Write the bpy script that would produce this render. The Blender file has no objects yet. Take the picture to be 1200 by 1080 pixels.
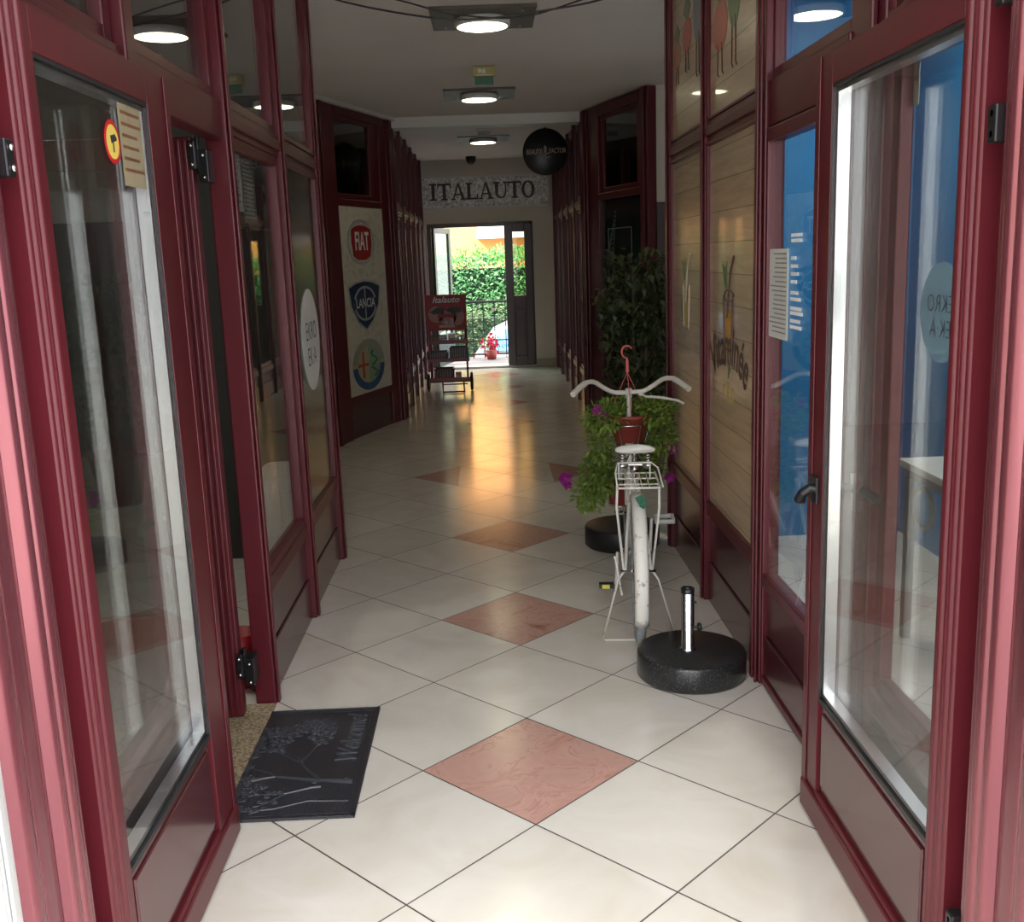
import bpy, bmesh, math, random
from mathutils import Vector, Matrix
random.seed(7)
PI = math.pi
SC = bpy.context.scene
COL = SC.collection
# ------------------------------------------------------------------ camera, world, sun, exposure
CAM_H, FPX, PITCH, ROLL, YAW = 1.64, 1198.2, .19806, -.03669, .01729
def cam_axes():
    cp, sp, c, s, cr, sr = math.cos(PITCH), math.sin(PITCH), math.cos(YAW), math.sin(YAW), math.cos(ROLL), math.sin(ROLL)
    F = Vector((s*cp, c*cp, -sp)); r = Vector((c, -s, 0)); u = r.cross(F)
    return cr*r + sr*u, -sr*r + cr*u, F
cam = bpy.data.cameras.new('camera'); co = bpy.data.objects.new('camera', cam); COL.objects.link(co)
R_, U_, F_ = cam_axes()
m = Matrix.Identity(4)
for i in range(3): m[i][0] = R_[i]; m[i][1] = U_[i]; m[i][2] = -F_[i]
m[0][3], m[1][3], m[2][3] = 0, 0, CAM_H
co.matrix_world = m
cam.sensor_fit = 'HORIZONTAL'; cam.sensor_width = 36; cam.lens = 36*FPX/1200; cam.clip_start = .02; cam.clip_end = 300
SC.camera = co
W = bpy.data.worlds.new('world'); SC.world = W; W.use_nodes = True
bg = W.node_tree.nodes['Background']
bg.inputs[0].default_value = (.98, .975, 1.0, 1)
_tc = W.node_tree.nodes.new('ShaderNodeTexCoord'); _sp = W.node_tree.nodes.new('ShaderNodeSeparateXYZ'); _mr = W.node_tree.nodes.new('ShaderNodeMapRange')
W.node_tree.links.new(_tc.outputs['Generated'], _sp.inputs[0]); W.node_tree.links.new(_sp.outputs[2], _mr.inputs[0]); W.node_tree.links.new(_mr.outputs[0], bg.inputs[1])
_mr.inputs[1].default_value = 0; _mr.inputs[2].default_value = .8; _mr.inputs[3].default_value = .8; _mr.inputs[4].default_value = 2.0      # overcast sky, brighter overhead
sun = bpy.data.lights.new('sun', 'SUN'); sun.energy = 3.6; sun.angle = .01; sun.color = (1, .93, .82)
so = bpy.data.objects.new('sun', sun); COL.objects.link(so)
so.rotation_euler = Vector((.62, .42, -.66)).to_track_quat('-Z', 'Y').to_euler()   # light travels towards +x, +y, down
SC.view_settings.view_transform = 'Standard'; SC.view_settings.look = 'None'
SC.view_settings.gamma = 1; SC.view_settings.use_curve_mapping = False
SC.view_settings.exposure = 2.02
LAMP = 3.4
SC.cycles.max_bounces = 12; SC.cycles.transparent_max_bounces = 24
SC.cycles.caustics_reflective = False; SC.cycles.caustics_refractive = False
SC.cycles.sample_clamp_indirect = 6

# ------------------------------------------------------------------ materials
MATS = {}
def mat(name, col, rough=.5, metal=0, coat=0, bump=0, bscale=60, var=0, vscale=8, emit=None, spec=.5, alpha=None):
    if name in MATS: return MATS[name]
    M = bpy.data.materials.new(name); M.use_nodes = True; nt = M.node_tree; N = nt.nodes; L = nt.links
    b = N['Principled BSDF']
    b.inputs['Base Color'].default_value = (*col, 1); b.inputs['Roughness'].default_value = rough
    b.inputs['Metallic'].default_value = metal; b.inputs['Coat Weight'].default_value = coat; b.inputs['Coat Roughness'].default_value = .12
    b.inputs['Specular IOR Level'].default_value = spec
    if emit: b.inputs['Emission Color'].default_value = (*col, 1); b.inputs['Emission Strength'].default_value = emit
    if var or bump:
        tc = N.new('ShaderNodeTexCoord')
    if var:
        n = N.new('ShaderNodeTexNoise'); n.inputs['Scale'].default_value = vscale; n.inputs['Detail'].default_value = 5
        L.new(tc.outputs['Object'], n.inputs['Vector'])
        mr = N.new('ShaderNodeMapRange'); mr.inputs[3].default_value = 1-var; mr.inputs[4].default_value = 1+var
        mr.inputs[1].default_value = .3; mr.inputs[2].default_value = .7
        mx = N.new('ShaderNodeVectorMath'); mx.operation = 'SCALE'; mx.inputs[0].default_value = col
        L.new(n.outputs[0], mr.inputs[0]); L.new(mr.outputs[0], mx.inputs['Scale']); L.new(mx.outputs[0], b.inputs['Base Color'])
    if bump:
        n = N.new('ShaderNodeTexNoise'); n.inputs['Scale'].default_value = bscale; n.inputs['Detail'].default_value = 4
        L.new(tc.outputs['Object'], n.inputs['Vector'])
        bp = N.new('ShaderNodeBump'); bp.inputs['Strength'].default_value = bump; bp.inputs['Distance'].default_value = .01
        L.new(n.outputs[0], bp.inputs['Height']); L.new(bp.outputs[0], b.inputs['Normal'])
    MATS[name] = M
    return M
def glass(name, tint=(.95, .96, .955), gain=1.0, refl=(1, 1, 1)):
    M = bpy.data.materials.new(name); M.use_nodes = True; nt = M.node_tree; N = nt.nodes; L = nt.links
    N.clear()
    out = N.new('ShaderNodeOutputMaterial'); mix = N.new('ShaderNodeMixShader'); t = N.new('ShaderNodeBsdfTransparent'); g = N.new('ShaderNodeBsdfGlossy')
    t.inputs[0].default_value = (*tint, 1); g.inputs['Roughness'].default_value = 0; g.inputs[0].default_value = (*refl, 1)
    geo = N.new('ShaderNodeNewGeometry'); mr = N.new('ShaderNodeMapRange'); mr.inputs[3].default_value = 1.5; mr.inputs[4].default_value = 1/1.5
    fr = N.new('ShaderNodeFresnel'); mul = N.new('ShaderNodeMath'); mul.operation = 'MULTIPLY'; mul.inputs[1].default_value = gain; mul.use_clamp = True
    L.new(geo.outputs['Backfacing'], mr.inputs[0]); L.new(mr.outputs[0], fr.inputs['IOR']); L.new(fr.outputs[0], mul.inputs[0])
    L.new(mul.outputs[0], mix.inputs[0]); L.new(t.outputs[0], mix.inputs[1]); L.new(g.outputs[0], mix.inputs[2]); L.new(mix.outputs[0], out.inputs[0])
    MATS[name] = M
    return M
def hexc(h):
    v = [int(h[i:i+2], 16)/255 for i in (0, 2, 4)]
    return tuple(((c+.055)/1.055)**2.4 if c > .04 else c/12.92 for c in v)

maroon = mat('maroon_paint', (.092, .010, .016), .36, .1, .08, .03, 300, .06, 3, spec=.38)
maroon_in = maroon
panelm = mat('maroon_panel', (.072, .015, .020), .24, .1, .35, 0, 1, .06, 2)
darkwood = mat('dark_brown_door', (.055, .03, .025), .4, 0, .2, 0, 1, .1, 6)
black = mat('black_rubber', (.012, .012, .013), .45)
blackm = mat('black_metal', (.02, .02, .022), .3, .5)
alu = mat('aluminium', (.78, .79, .80), .28, 1)
steel = mat('brushed_steel', (.62, .62, .62), .22, 1, 0, .02, 200)
chrome = mat('screw_metal', (.8, .8, .8), .2, 1)
cream = mat('cream_wall', (.68, .635, .56), .85, 0, 0, .15, 30, .04, 1.5)
ceilm = mat('ceiling_paint', (.85, .785, .755), .9, 0, 0, .1, 20, .05, .8)
whitem = mat('white_trim', (.70, .69, .66), .6)
platem = mat('ceiling_plate', (.10, .085, .07), .5, .2)
bluem = mat('blue_wall', (.008, .155, .37), .6, 0, 0, .05, 20, .05, 1)
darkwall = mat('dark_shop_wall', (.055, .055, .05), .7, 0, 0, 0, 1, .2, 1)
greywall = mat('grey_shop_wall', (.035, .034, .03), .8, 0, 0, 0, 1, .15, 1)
lampm = mat('lamp_diffuser', (1, .93, .62), .5, emit=LAMP)
paper = mat('paper', (.62, .63, .58), .7, 0, 0, 0, 1, .04, 20)
ink = mat('ink', (.03, .03, .035), .6)
greyink = mat('grey_ink', (.22, .22, .21), .6)
white = mat('white_plastic', (.75, .75, .74), .4)
clear = glass('clear_glass')
leafglass = glass('door_glass', (.965, .97, .965), .72)
dglass = glass('dark_glass', (.55, .58, .55), 1.1)
filmm = mat('olive_film', (.045, .045, .032), .12, 0, .6, 0, 1, .35, 1.5)
redp = mat('red_paint', (.34, .006, .008), .45)
dred = mat('dark_red_paint', (.22, .012, .012), .35)

def floor_material():
    M = bpy.data.materials.new('porcelain_tiles'); M.use_nodes = True; nt = M.node_tree; N = nt.nodes; L = nt.links
    b = N['Principled BSDF']
    X0, Y0, H = .0784, 2.7347, .3533
    geo = N.new('ShaderNodeNewGeometry'); sep = N.new('ShaderNodeSeparateXYZ'); L.new(geo.outputs['Position'], sep.inputs[0])
    def mth(op, a, bb=None, c=None):
        n = N.new('ShaderNodeMath'); n.operation = op
        for k, v in enumerate((a, bb, c)):
            if v is None: continue
            if isinstance(v, (int, float)): n.inputs[k].default_value = v
            else: L.new(v, n.inputs[k])
        return n.outputs[0]
    x = mth('SUBTRACT', sep.outputs[0], X0); y = mth('SUBTRACT', sep.outputs[1], Y0)
    i = mth('DIVIDE', mth('ADD', x, y), 2*H); j = mth('DIVIDE', mth('SUBTRACT', y, x), 2*H)
    fi, fj = mth('FLOOR', i), mth('FLOOR', j)
    ri, rj = mth('SUBTRACT', i, fi), mth('SUBTRACT', j, fj)
    g = .0052
    def edge(r): return mth('MINIMUM', r, mth('SUBTRACT', 1.0, r))
    e = mth('MINIMUM', edge(ri), edge(rj))
    grout = mth('LESS_THAN', e, g)
    def is_tile(a, bb):
        return mth('MULTIPLY', mth('COMPARE', fi, a, .1), mth('COMPARE', fj, bb, .1))
    pink = None
    for (a, bb) in ((0, 0), (2, 2), (4, 4), (10, 10), (12, 12), (14, 14), (16, 16)):
        t = is_tile(a, bb); pink = t if pink is None else mth('ADD', pink, t)
    left = mth('MULTIPLY', is_tile(6, 7), mth('LESS_THAN', x, -H)); right = mth('MULTIPLY', is_tile(7, 6), mth('GREATER_THAN', x, H))
    pink = mth('MINIMUM', mth('ADD', pink, mth('ADD', left, right)), 1.0)
    comb = N.new('ShaderNodeCombineXYZ'); L.new(fi, comb.inputs[0]); L.new(fj, comb.inputs[1])
    wn = N.new('ShaderNodeTexWhiteNoise'); wn.noise_dimensions = '2D'; L.new(comb.outputs[0], wn.inputs['Vector'])
    # per-tile offset marble veins
    addv = N.new('ShaderNodeVectorMath'); addv.operation = 'MULTIPLY_ADD'; addv.inputs[1].default_value = (7, 7, 7)
    L.new(wn.outputs['Color'], addv.inputs[0]); L.new(geo.outputs['Position'], addv.inputs[2])
    n1 = N.new('ShaderNodeTexNoise'); n1.inputs['Scale'].default_value = 3.2; n1.inputs['Detail'].default_value = 8; n1.inputs['Distortion'].default_value = 1.2
    L.new(addv.outputs[0], n1.inputs['Vector'])
    n2 = N.new('ShaderNodeTexNoise'); n2.inputs['Scale'].default_value = 3.6; n2.inputs['Detail'].default_value = 8; n2.inputs['Distortion'].default_value = 1.3; n2.inputs['Roughness'].default_value = .62
    L.new(addv.outputs[0], n2.inputs['Vector'])
    r1 = N.new('ShaderNodeValToRGB'); L.new(n1.outputs[0], r1.inputs[0])
    cr = r1.color_ramp; cr.elements[0].position = .3; cr.elements[0].color = (.655, .61, .515, 1); cr.elements[1].position = .7; cr.elements[1].color = (.74, .71, .64, 1)
    r2 = N.new('ShaderNodeValToRGB'); L.new(n2.outputs[0], r2.inputs[0])
    cr = r2.color_ramp; cr.elements[0].position = .30; cr.elements[0].color = (.30, .12, .085, 1); cr.elements[1].position = .74; cr.elements[1].color = (.62, .38, .31, 1)
    for p, c in ((.40, (.50, .27, .21, 1)), (.50, (.56, .33, .27, 1)), (.515, (.47, .25, .20, 1)), (.545, (.54, .32, .26, 1)), (.66, (.50, .29, .235, 1))):
        q = cr.elements.new(p); q.color = c
    mx = N.new('ShaderNodeMix'); mx.data_type = 'RGBA'; L.new(pink, mx.inputs[0]); L.new(r1.outputs[0], mx.inputs[6]); L.new(r2.outputs[0], mx.inputs[7])
    tint = N.new('ShaderNodeMapRange'); tint.inputs[3].default_value = .95; tint.inputs[4].default_value = 1.03; L.new(wn.outputs['Value'], tint.inputs[0])
    sc_ = N.new('ShaderNodeVectorMath'); sc_.operation = 'SCALE'; L.new(mx.outputs[2], sc_.inputs[0]); L.new(tint.outputs[0], sc_.inputs['Scale'])
    mg = N.new('ShaderNodeMix'); mg.data_type = 'RGBA'; L.new(grout, mg.inputs[0]); L.new(sc_.outputs[0], mg.inputs[6]); mg.inputs[7].default_value = (.07, .06, .05, 1)
    L.new(mg.outputs[2], b.inputs['Base Color'])
    n3 = N.new('ShaderNodeTexNoise'); n3.inputs['Scale'].default_value = 2; L.new(geo.outputs['Position'], n3.inputs['Vector'])
    rr = N.new('ShaderNodeMapRange'); rr.inputs[3].default_value = .13; rr.inputs[4].default_value = .22; L.new(n3.outputs[0], rr.inputs[0])
    rg = mth('ADD', rr.outputs[0], mth('MULTIPLY', grout, .4)); L.new(rg, b.inputs['Roughness'])
    b.inputs['Specular IOR Level'].default_value = .75
    bp = N.new('ShaderNodeBump'); bp.inputs['Strength'].default_value = .35; bp.inputs['Distance'].default_value = .002
    L.new(mth('SUBTRACT', 1.0, grout), bp.inputs['Height']); L.new(bp.outputs[0], b.inputs['Normal'])
    return M
def plank_material():
    M = bpy.data.materials.new('plank_print'); M.use_nodes = True; nt = M.node_tree; N = nt.nodes; L = nt.links
    b = N['Principled BSDF']; geo = N.new('ShaderNodeNewGeometry')
    sw = N.new('ShaderNodeSeparateXYZ'); L.new(geo.outputs['Position'], sw.inputs[0])
    cb = N.new('ShaderNodeCombineXYZ'); L.new(sw.outputs[1], cb.inputs[0]); L.new(sw.outputs[2], cb.inputs[1])
    br = N.new('ShaderNodeTexBrick'); L.new(cb.outputs[0], br.inputs['Vector'])
    br.inputs['Scale'].default_value = 1; br.inputs['Brick Width'].default_value = 2.3; br.inputs['Row Height'].default_value = .128; br.inputs['Mortar Size'].default_value = .0028
    br.inputs['Mortar Smooth'].default_value = .6; br.inputs['Bias'].default_value = 0
    br.inputs['Color1'].default_value = (.55, .42, .27, 1); br.inputs['Color2'].default_value = (.43, .32, .20, 1); br.inputs['Mortar'].default_value = (.14, .10, .06, 1)
    mp = N.new('ShaderNodeMapping'); mp.inputs['Scale'].default_value = (2.2, 26, 1); L.new(cb.outputs[0], mp.inputs[0])
    n = N.new('ShaderNodeTexNoise'); n.inputs['Scale'].default_value = 1.3; n.inputs['Detail'].default_value = 7; n.inputs['Distortion'].default_value = .8; L.new(mp.outputs[0], n.inputs['Vector'])
    mr = N.new('ShaderNodeMapRange'); mr.inputs[1].default_value = .3; mr.inputs[2].default_value = .7; mr.inputs[3].default_value = .74; mr.inputs[4].default_value = 1.14; L.new(n.outputs[0], mr.inputs[0])
    s = N.new('ShaderNodeVectorMath'); s.operation = 'SCALE'; L.new(br.outputs[0], s.inputs[0]); L.new(mr.outputs[0], s.inputs['Scale']); L.new(s.outputs[0], b.inputs['Base Color'])
    b.inputs['Roughness'].default_value = .3; b.inputs['Coat Weight'].default_value = .3
    return M
def speckle_material(name, base, spots, scale, th, rough):
    M = bpy.data.materials.new(name); M.use_nodes = True; nt = M.node_tree; N = nt.nodes; L = nt.links
    b = N['Principled BSDF']; tc = N.new('ShaderNodeTexCoord'); n = N.new('ShaderNodeTexNoise'); n.inputs['Scale'].default_value = scale; n.inputs['Detail'].default_value = 3
    L.new(tc.outputs['Object'], n.inputs['Vector']); r = N.new('ShaderNodeValToRGB'); L.new(n.outputs[0], r.inputs[0])
    r.color_ramp.elements[0].position = th; r.color_ramp.elements[0].color = (*base, 1); r.color_ramp.elements[1].position = th+.12; r.color_ramp.elements[1].color = (*spots, 1)
    L.new(r.outputs[0], b.inputs['Base Color']); b.inputs['Roughness'].default_value = rough
    return M
def leaf_material(name, c1, c2, rough=.5, trans=.15):
    M = bpy.data.materials.new(name); M.use_nodes = True; nt = M.node_tree; N = nt.nodes; L = nt.links
    b = N['Principled BSDF']; geo = N.new('ShaderNodeNewGeometry'); r = N.new('ShaderNodeValToRGB')
    L.new(geo.outputs['Random Per Island'], r.inputs[0]); r.color_ramp.elements[0].color = (*c1, 1); r.color_ramp.elements[1].color = (*c2, 1)
    L.new(r.outputs[0], b.inputs['Base Color']); b.inputs['Roughness'].default_value = rough
    t = N.new('ShaderNodeBsdfTranslucent'); L.new(r.outputs[0], t.inputs[0]); mx = N.new('ShaderNodeMixShader'); mx.inputs[0].default_value = trans
    L.new(b.outputs[0], mx.inputs[1]); L.new(t.outputs[0], mx.inputs[2]); L.new(mx.outputs[0], N['Material Output'].inputs[0])
    return M
tiles = floor_material(); planks = plank_material()
granite = speckle_material('granite_threshold', (.16, .12, .07), (.42, .34, .22), 120, .42, .5)
blackgranite = speckle_material('black_granite', (.013, .014, .015), (.10, .105, .11), 170, .56, .28)
worn = speckle_material('worn_white_paint', (.68, .67, .61), (.30, .25, .18), 38, .62, .5)
wornd = speckle_material('worn_grey_paint', (.55, .60, .63), (.30, .28, .24), 60, .6, .5)
ficus = leaf_material('ficus_leaf', (.022, .036, .012), (.075, .090, .034), .45)
petleaf = leaf_material('petunia_leaf', (.08, .17, .02), (.28, .38, .07), .55)
hedgem = leaf_material('hedge_leaf', (.03, .16, .05), (.17, .40, .16), .55)
hedgel = leaf_material('light_shoot_leaf', (.06, .22, .05), (.16, .36, .08), .55)

# ------------------------------------------------------------------ mesh helpers
class Fr:
    """plan frame: t along A->B, d into depth, z up"""
    def __init__(s, A, B, N):
        s.A = Vector((A[0], A[1], 0)); s.U = Vector((B[0]-A[0], B[1]-A[1], 0)); s.L = s.U.length; s.U.normalize()
        s.N = Vector((N[0], N[1], 0)); s.N -= s.N.dot(s.U)*s.U; s.N.normalize()
    def p(s, t, d, z): return s.A + s.U*t + s.N*d + Vector((0, 0, z))
WORLD = Fr((0, 0), (1, 0), (0, 1))
class MB:
    def __init__(s): s.v = []; s.f = []; s.sm = []
    def add(s, vs, fs, smooth=False):
        o = len(s.v); s.v += [Vector(q) for q in vs]; s.f += [tuple(o+i for i in q) for q in fs]; s.sm += [smooth]*len(fs)
        return s
    def fbox(s, F, t0, t1, d0, d1, z0, z1):
        P = [F.p(t, d, z) for z in (z0, z1) for d in (d0, d1) for t in (t0, t1)]
        return s.add(P, [(0, 2, 3, 1), (4, 5, 7, 6), (0, 1, 5, 4), (2, 6, 7, 3), (0, 4, 6, 2), (1, 3, 7, 5)])
    def box(s, x0, x1, y0, y1, z0, z1): return s.fbox(WORLD, x0, x1, y0, y1, z0, z1)
    def prism(s, pts, O, U, V, N, d0=0, d1=.002):
        """2D polygon (u,v) in plane O,U,V extruded along N"""
        n = len(pts); O, U, V, N = Vector(O), Vector(U), Vector(V), Vector(N)
        a = [O+U*p[0]+V*p[1]+N*d0 for p in pts]; b = [O+U*p[0]+V*p[1]+N*d1 for p in pts]
        return s.add(a+b, [tuple(range(n))[::-1], tuple(range(n, 2*n))] + [(i, (i+1) % n, n+(i+1) % n, n+i) for i in range(n)])
    def tube(s, pts, r, n=8, closed=False, caps=True):
        pts = [Vector(p) for p in pts]; k = len(pts); rs = r if isinstance(r, (list, tuple)) else [r]*k
        vs, fs = [], []; prev = None
        for i, p in enumerate(pts):
            if closed: d = pts[(i+1) % k]-pts[i-1]
            else: d = pts[min(i+1, k-1)]-pts[max(i-1, 0)]
            d.normalize()
            if prev is None:
                a = Vector((0, 0, 1)) if abs(d.z) < .9 else Vector((1, 0, 0)); a = (a-d*a.dot(d)).normalized()
            else: a = (prev-d*prev.dot(d)).normalized()
            prev = a; b = d.cross(a)
            vs += [p+(a*math.cos(2*PI*j/n)+b*math.sin(2*PI*j/n))*rs[i] for j in range(n)]
        m_ = k if closed else k-1
        for i in range(m_):
            q = (i+1) % k
            fs += [(i*n+j, i*n+(j+1) % n, q*n+(j+1) % n, q*n+j) for j in range(n)]
        s.add(vs, fs, True)
        if caps and not closed: s.add(vs[:n], [tuple(range(n))[::-1]]); s.add(vs[-n:], [tuple(range(n))])
        return s
    def lathe(s, prof, c, n=32, axis='z', smooth=True):
        c = Vector(c); vs = []; fs = []
        for r, h in prof:
            for j in range(n):
                a = 2*PI*j/n
                q = (r*math.cos(a), r*math.sin(a), h)
                if axis == 'x': q = (h, q[0], q[1])
                if axis == 'y': q = (q[0], h, q[1])
                vs.append(c+Vector(q))
        for i in range(len(prof)-1):
            fs += [(i*n+j, i*n+(j+1) % n, (i+1)*n+(j+1) % n, (i+1)*n+j) for j in range(n)]
        s.add(vs, fs, smooth)
        return s
    def leaf(s, p, d, up, L, w):
        d = d.normalized(); side = d.cross(up)
        if side.length < 1e-4: side = d.cross(Vector((1, 0, 0)))
        side.normalize(); nn = side.cross(d)
        a = p; b = p+d*L*.45+side*w*.5+nn*w*.12; c = p+d*L - nn*L*.15; e = p+d*L*.45-side*w*.5+nn*w*.12
        return s.add([a, b, c, e], [(0, 1, 2), (0, 2, 3)])
    def build(s, name, material, parent=None, bev=0, seg=2):
        off = Vector(parent['_o']) if parent is not None and '_o' in parent.keys() else Vector((0, 0, 0))
        me = bpy.data.meshes.new(name); me.from_pydata([q-off for q in s.v], [], s.f); me.update()
        me.polygons.foreach_set('use_smooth', s.sm)
        b = bmesh.new(); b.from_mesh(me); bmesh.ops.recalc_face_normals(b, faces=b.faces); b.to_mesh(me); b.free()
        me.materials.append(material)
        o = bpy.data.objects.new(name, me); COL.objects.link(o)
        if parent is not None: o.parent = parent; o['_o'] = list(off)
        if bev:
            md = o.modifiers.new('bevel', 'BEVEL'); md.width = bev; md.segments = seg; md.limit_method = 'ANGLE'
        return o
def tag(o, label=None, cat=None, group=None, kind=None):
    if label: o['label'] = label
    if cat: o['category'] = cat
    if group: o['group'] = group
    if kind: o['kind'] = kind
    return o
def root(name, loc, label=None, cat=None, group=None, kind=None, local=False):
    o = bpy.data.objects.new(name, None); COL.objects.link(o); o.location = loc; o.empty_display_size = .1
    o['_o'] = [0, 0, 0] if local else list(loc)
    return tag(o, label, cat, group, kind)
def S(name): return root(name, (0, 0, 0), kind='structure')
def txt(body, size=1.0, ext=0, bold=0.0, shear=0.0, spacing=1.0):
    c = bpy.data.curves.new('t', 'FONT'); c.body = body; c.size = size; c.offset = bold; c.shear = shear; c.space_character = spacing
    c.align_x = 'CENTER'; c.align_y = 'CENTER'; c.resolution_u = 3; c.extrude = ext; c.bevel_depth = ext*.4
    o = bpy.data.objects.new('t', c); COL.objects.link(o)
    bpy.context.view_layer.update()
    me = o.to_mesh(); vs = [tuple(v.co) for v in me.vertices]; fs = [tuple(p.vertices) for p in me.polygons]
    o.to_mesh_clear(); bpy.data.objects.remove(o); bpy.data.curves.remove(c)
    return vs, fs
def add_text(mb, body, size, O, U, V, N, d, sx=1.0, **k):
    vs, fs = txt(body, size, **k); O, U, V, N = Vector(O), Vector(U), Vector(V), Vector(N)
    mb.add([O+U*x*sx+V*y+N*d for x, y, z in vs], fs)
def circ(r, n=40, cx=0, cy=0, ry=None, a0=0, a1=2*PI):
    ry = r if ry is None else ry
    full = abs(a1-a0-2*PI) < 1e-6
    return [(cx+r*math.cos(a0+(a1-a0)*i/(n if full else n-1)), cy+ry*math.sin(a0+(a1-a0)*i/(n if full else n-1))) for i in range(n)]
def ring(mb, r0, r1, O, U, V, N, d0, d1, n=40, cx=0, cy=0, k=1.0):
    O, U, V, N = Vector(O), Vector(U), Vector(V), Vector(N)
    vs = []
    for r, d in ((r0, d0), (r0, d1), (r1, d1), (r1, d0)):
        vs += [O+U*(cx+r*math.cos(2*PI*i/n))+V*(cy+r*k*math.sin(2*PI*i/n))+N*d for i in range(n)]
    fs = []
    for q in range(4):
        w = (q+1) % 4
        fs += [(q*n+i, q*n+(i+1) % n, w*n+(i+1) % n, w*n+i) for i in range(n)]
    mb.add(vs, fs)
UP = Vector((0, 0, 1))

# ------------------------------------------------------------------ setting
CEIL = 3.03
fl = MB().add([(-4, 1.2, 0), (4, 1.2, 0), (4, 15.5, 0), (-4, 15.5, 0)], [(0, 1, 2, 3)]); fo = fl.build('floor', tiles); tag(fo, kind='structure')
pv = MB().box(-14, 14, -12, 1.2, -.12, -.005).build('ground_street', mat('grey_paving', (.50, .49, .46), .8, 0, 0, .3, 15, .1, 3)); tag(pv, kind='structure')
tag(MB().box(-4, 4, 1.45, 10.75, CEIL, CEIL+.2).box(-4, 4, 10.75, 15.6, CEIL-.01, CEIL+.2).build('ceiling', ceilm), kind='structure')
tag(MB().box(-.9, .99, 10.70, 10.95, 2.93, CEIL).build('trim_1', whitem), kind='structure')          # beam across the corridor
# facade over the entrance, side walls
tag(MB().box(-8, -1.0, 1.30, 1.45, 0, 4.6).box(.0+2.25, 8, 1.30, 1.45, 0, 4.6).box(-1.0, 2.25, 1.30, 1.45, 2.95, 4.6).box(1.06, 2.25, 1.30, 1.45, 0, .5).build('wall_front', cream), kind='structure')
tag(MB().box(-14, -5, -5, 1.3, 0, 13).build('wall_sun_block', cream), kind='structure')  # unseen block added to keep the sun off the entrance
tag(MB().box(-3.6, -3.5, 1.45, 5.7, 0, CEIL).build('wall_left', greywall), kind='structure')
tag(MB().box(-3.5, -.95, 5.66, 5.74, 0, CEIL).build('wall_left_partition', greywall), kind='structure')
bw = MB().box(2.32, 2.40, 1.45, 5.74, 0, CEIL).box(1.05, 2.32, 5.66, 5.74, 0, CEIL).build('wall_right', bluem); tag(bw, kind='structure')
tag(MB().box(1.08, 2.32, 1.45, 5.66, CEIL-.03, CEIL-.001).build('trim_2', bluem), kind='structure')
# cross lobby walls
tag(MB().box(-3.0, -2.9, 5.74, 9.2, 0, CEIL).box(-2.9, -1.42, 9.2, 9.3, 0, CEIL).build('wall_lobby_left', cream), kind='structure')
tag(MB().box(2.9, 3.0, 5.74, 9.2, 0, CEIL).box(1.44, 2.9, 9.2, 9.3, 0, CEIL).build('wall_lobby_right', cream), kind='structure')
dl = S('door_5'); MB().box(1.50, 2.35, 9.14, 9.2, 0, 2.05).build('door_frame', darkwood, dl, .004)
MB().box(1.58, 2.27, 9.12, 9.14, .03, 1.98).build('door_leaf', darkwood, dl, .004)
# behind the far shopfronts
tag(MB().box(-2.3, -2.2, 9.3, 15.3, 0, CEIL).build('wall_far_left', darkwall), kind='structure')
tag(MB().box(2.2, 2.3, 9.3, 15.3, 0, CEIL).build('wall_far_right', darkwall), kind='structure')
# end wall with the doorway
EY = 15.3
tag(MB().box(-2.4, -.86, EY, EY+.15, 0, CEIL).box(.69, 2.4, EY, EY+.15, 0, CEIL).box(-.86, .69, EY, EY+.15, 2.13, CEIL).build('wall_back', cream), kind='structure')
tag(MB().box(.69, .985, EY-.015, EY, 0, .12).box(-.9, -.86, EY-.015, EY, 0, .12).build('baseboard_back', mat('beige_skirting', (.45, .40, .30), .4)), kind='structure')
tag(MB().box(-.86, .69, EY-.02, EY+.35, .0, .03).build('trim_3', mat('stone_sill', (.55, .53, .50), .4)), kind='structure')

# ------------------------------------------------------------------ shopfront modules
def module(name, F, t0, t1, post0, post1, pane=clear, base=.43, bar0=2.09, bar1=2.18, top=CEIL, film=None, tfilm=None, sash=.05, pd=.046):
    """one bay of maroon shopfront: post(s), sill panel, lower pane, bar, transom pane"""
    w = S(name); pw = .075
    a, b = t0+pw/2, t1-pw/2
    fr = MB()
    for t, on in ((t0, post0), (t1, post1)):
        if on:
            fr.fbox(F, t-pw/2, t+pw/2, .0, .075, 0, top); fr.fbox(F, t-pw*.22, t+pw*.22, -.010, .0, 0, top)
    fr.fbox(F, a, b, .012, .07, bar0, bar1); fr.fbox(F, a, b, 0, .012, bar0+.025, bar1-.025)
    fr.fbox(F, a, b, .02, .07, top-.06, top)
    fr.fbox(F, a, b, .015, .07, base-.035, base+.03)
    fr.build('window_frame', maroon, w, .006, 2)
    sa = MB()
    for z0, z1 in ((base+.03, bar0), (bar1, top-.06)):
        sa.fbox(F, a, a+sash, pd-.016, .065, z0, z1).fbox(F, b-sash, b, pd-.016, .065, z0, z1)
        sa.fbox(F, a+sash, b-sash, pd-.016, .065, z0, z0+sash*.8).fbox(F, a+sash, b-sash, pd-.016, .065, z1-sash*.8, z1)
    sa.build('sash', maroon, w, .005)
    MB().fbox(F, a, b, .028, .06, .20, base-.035).fbox(F, a, b, .02, .06, .0, .195).build('base_panel', panelm, w, .004)
    m1 = film if film else pane
    MB().fbox(F, a+sash, b-sash, pd, pd+.006, base+.03+sash*.8, bar0-sash*.8).build('lower_pane', m1, w)
    m2 = tfilm if tfilm else pane
    MB().fbox(F, a+sash, b-sash, pd, pd+.006, bar1+sash*.8, top-.06-sash*.8).build('transom_pane', m2, w)
    return w
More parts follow.
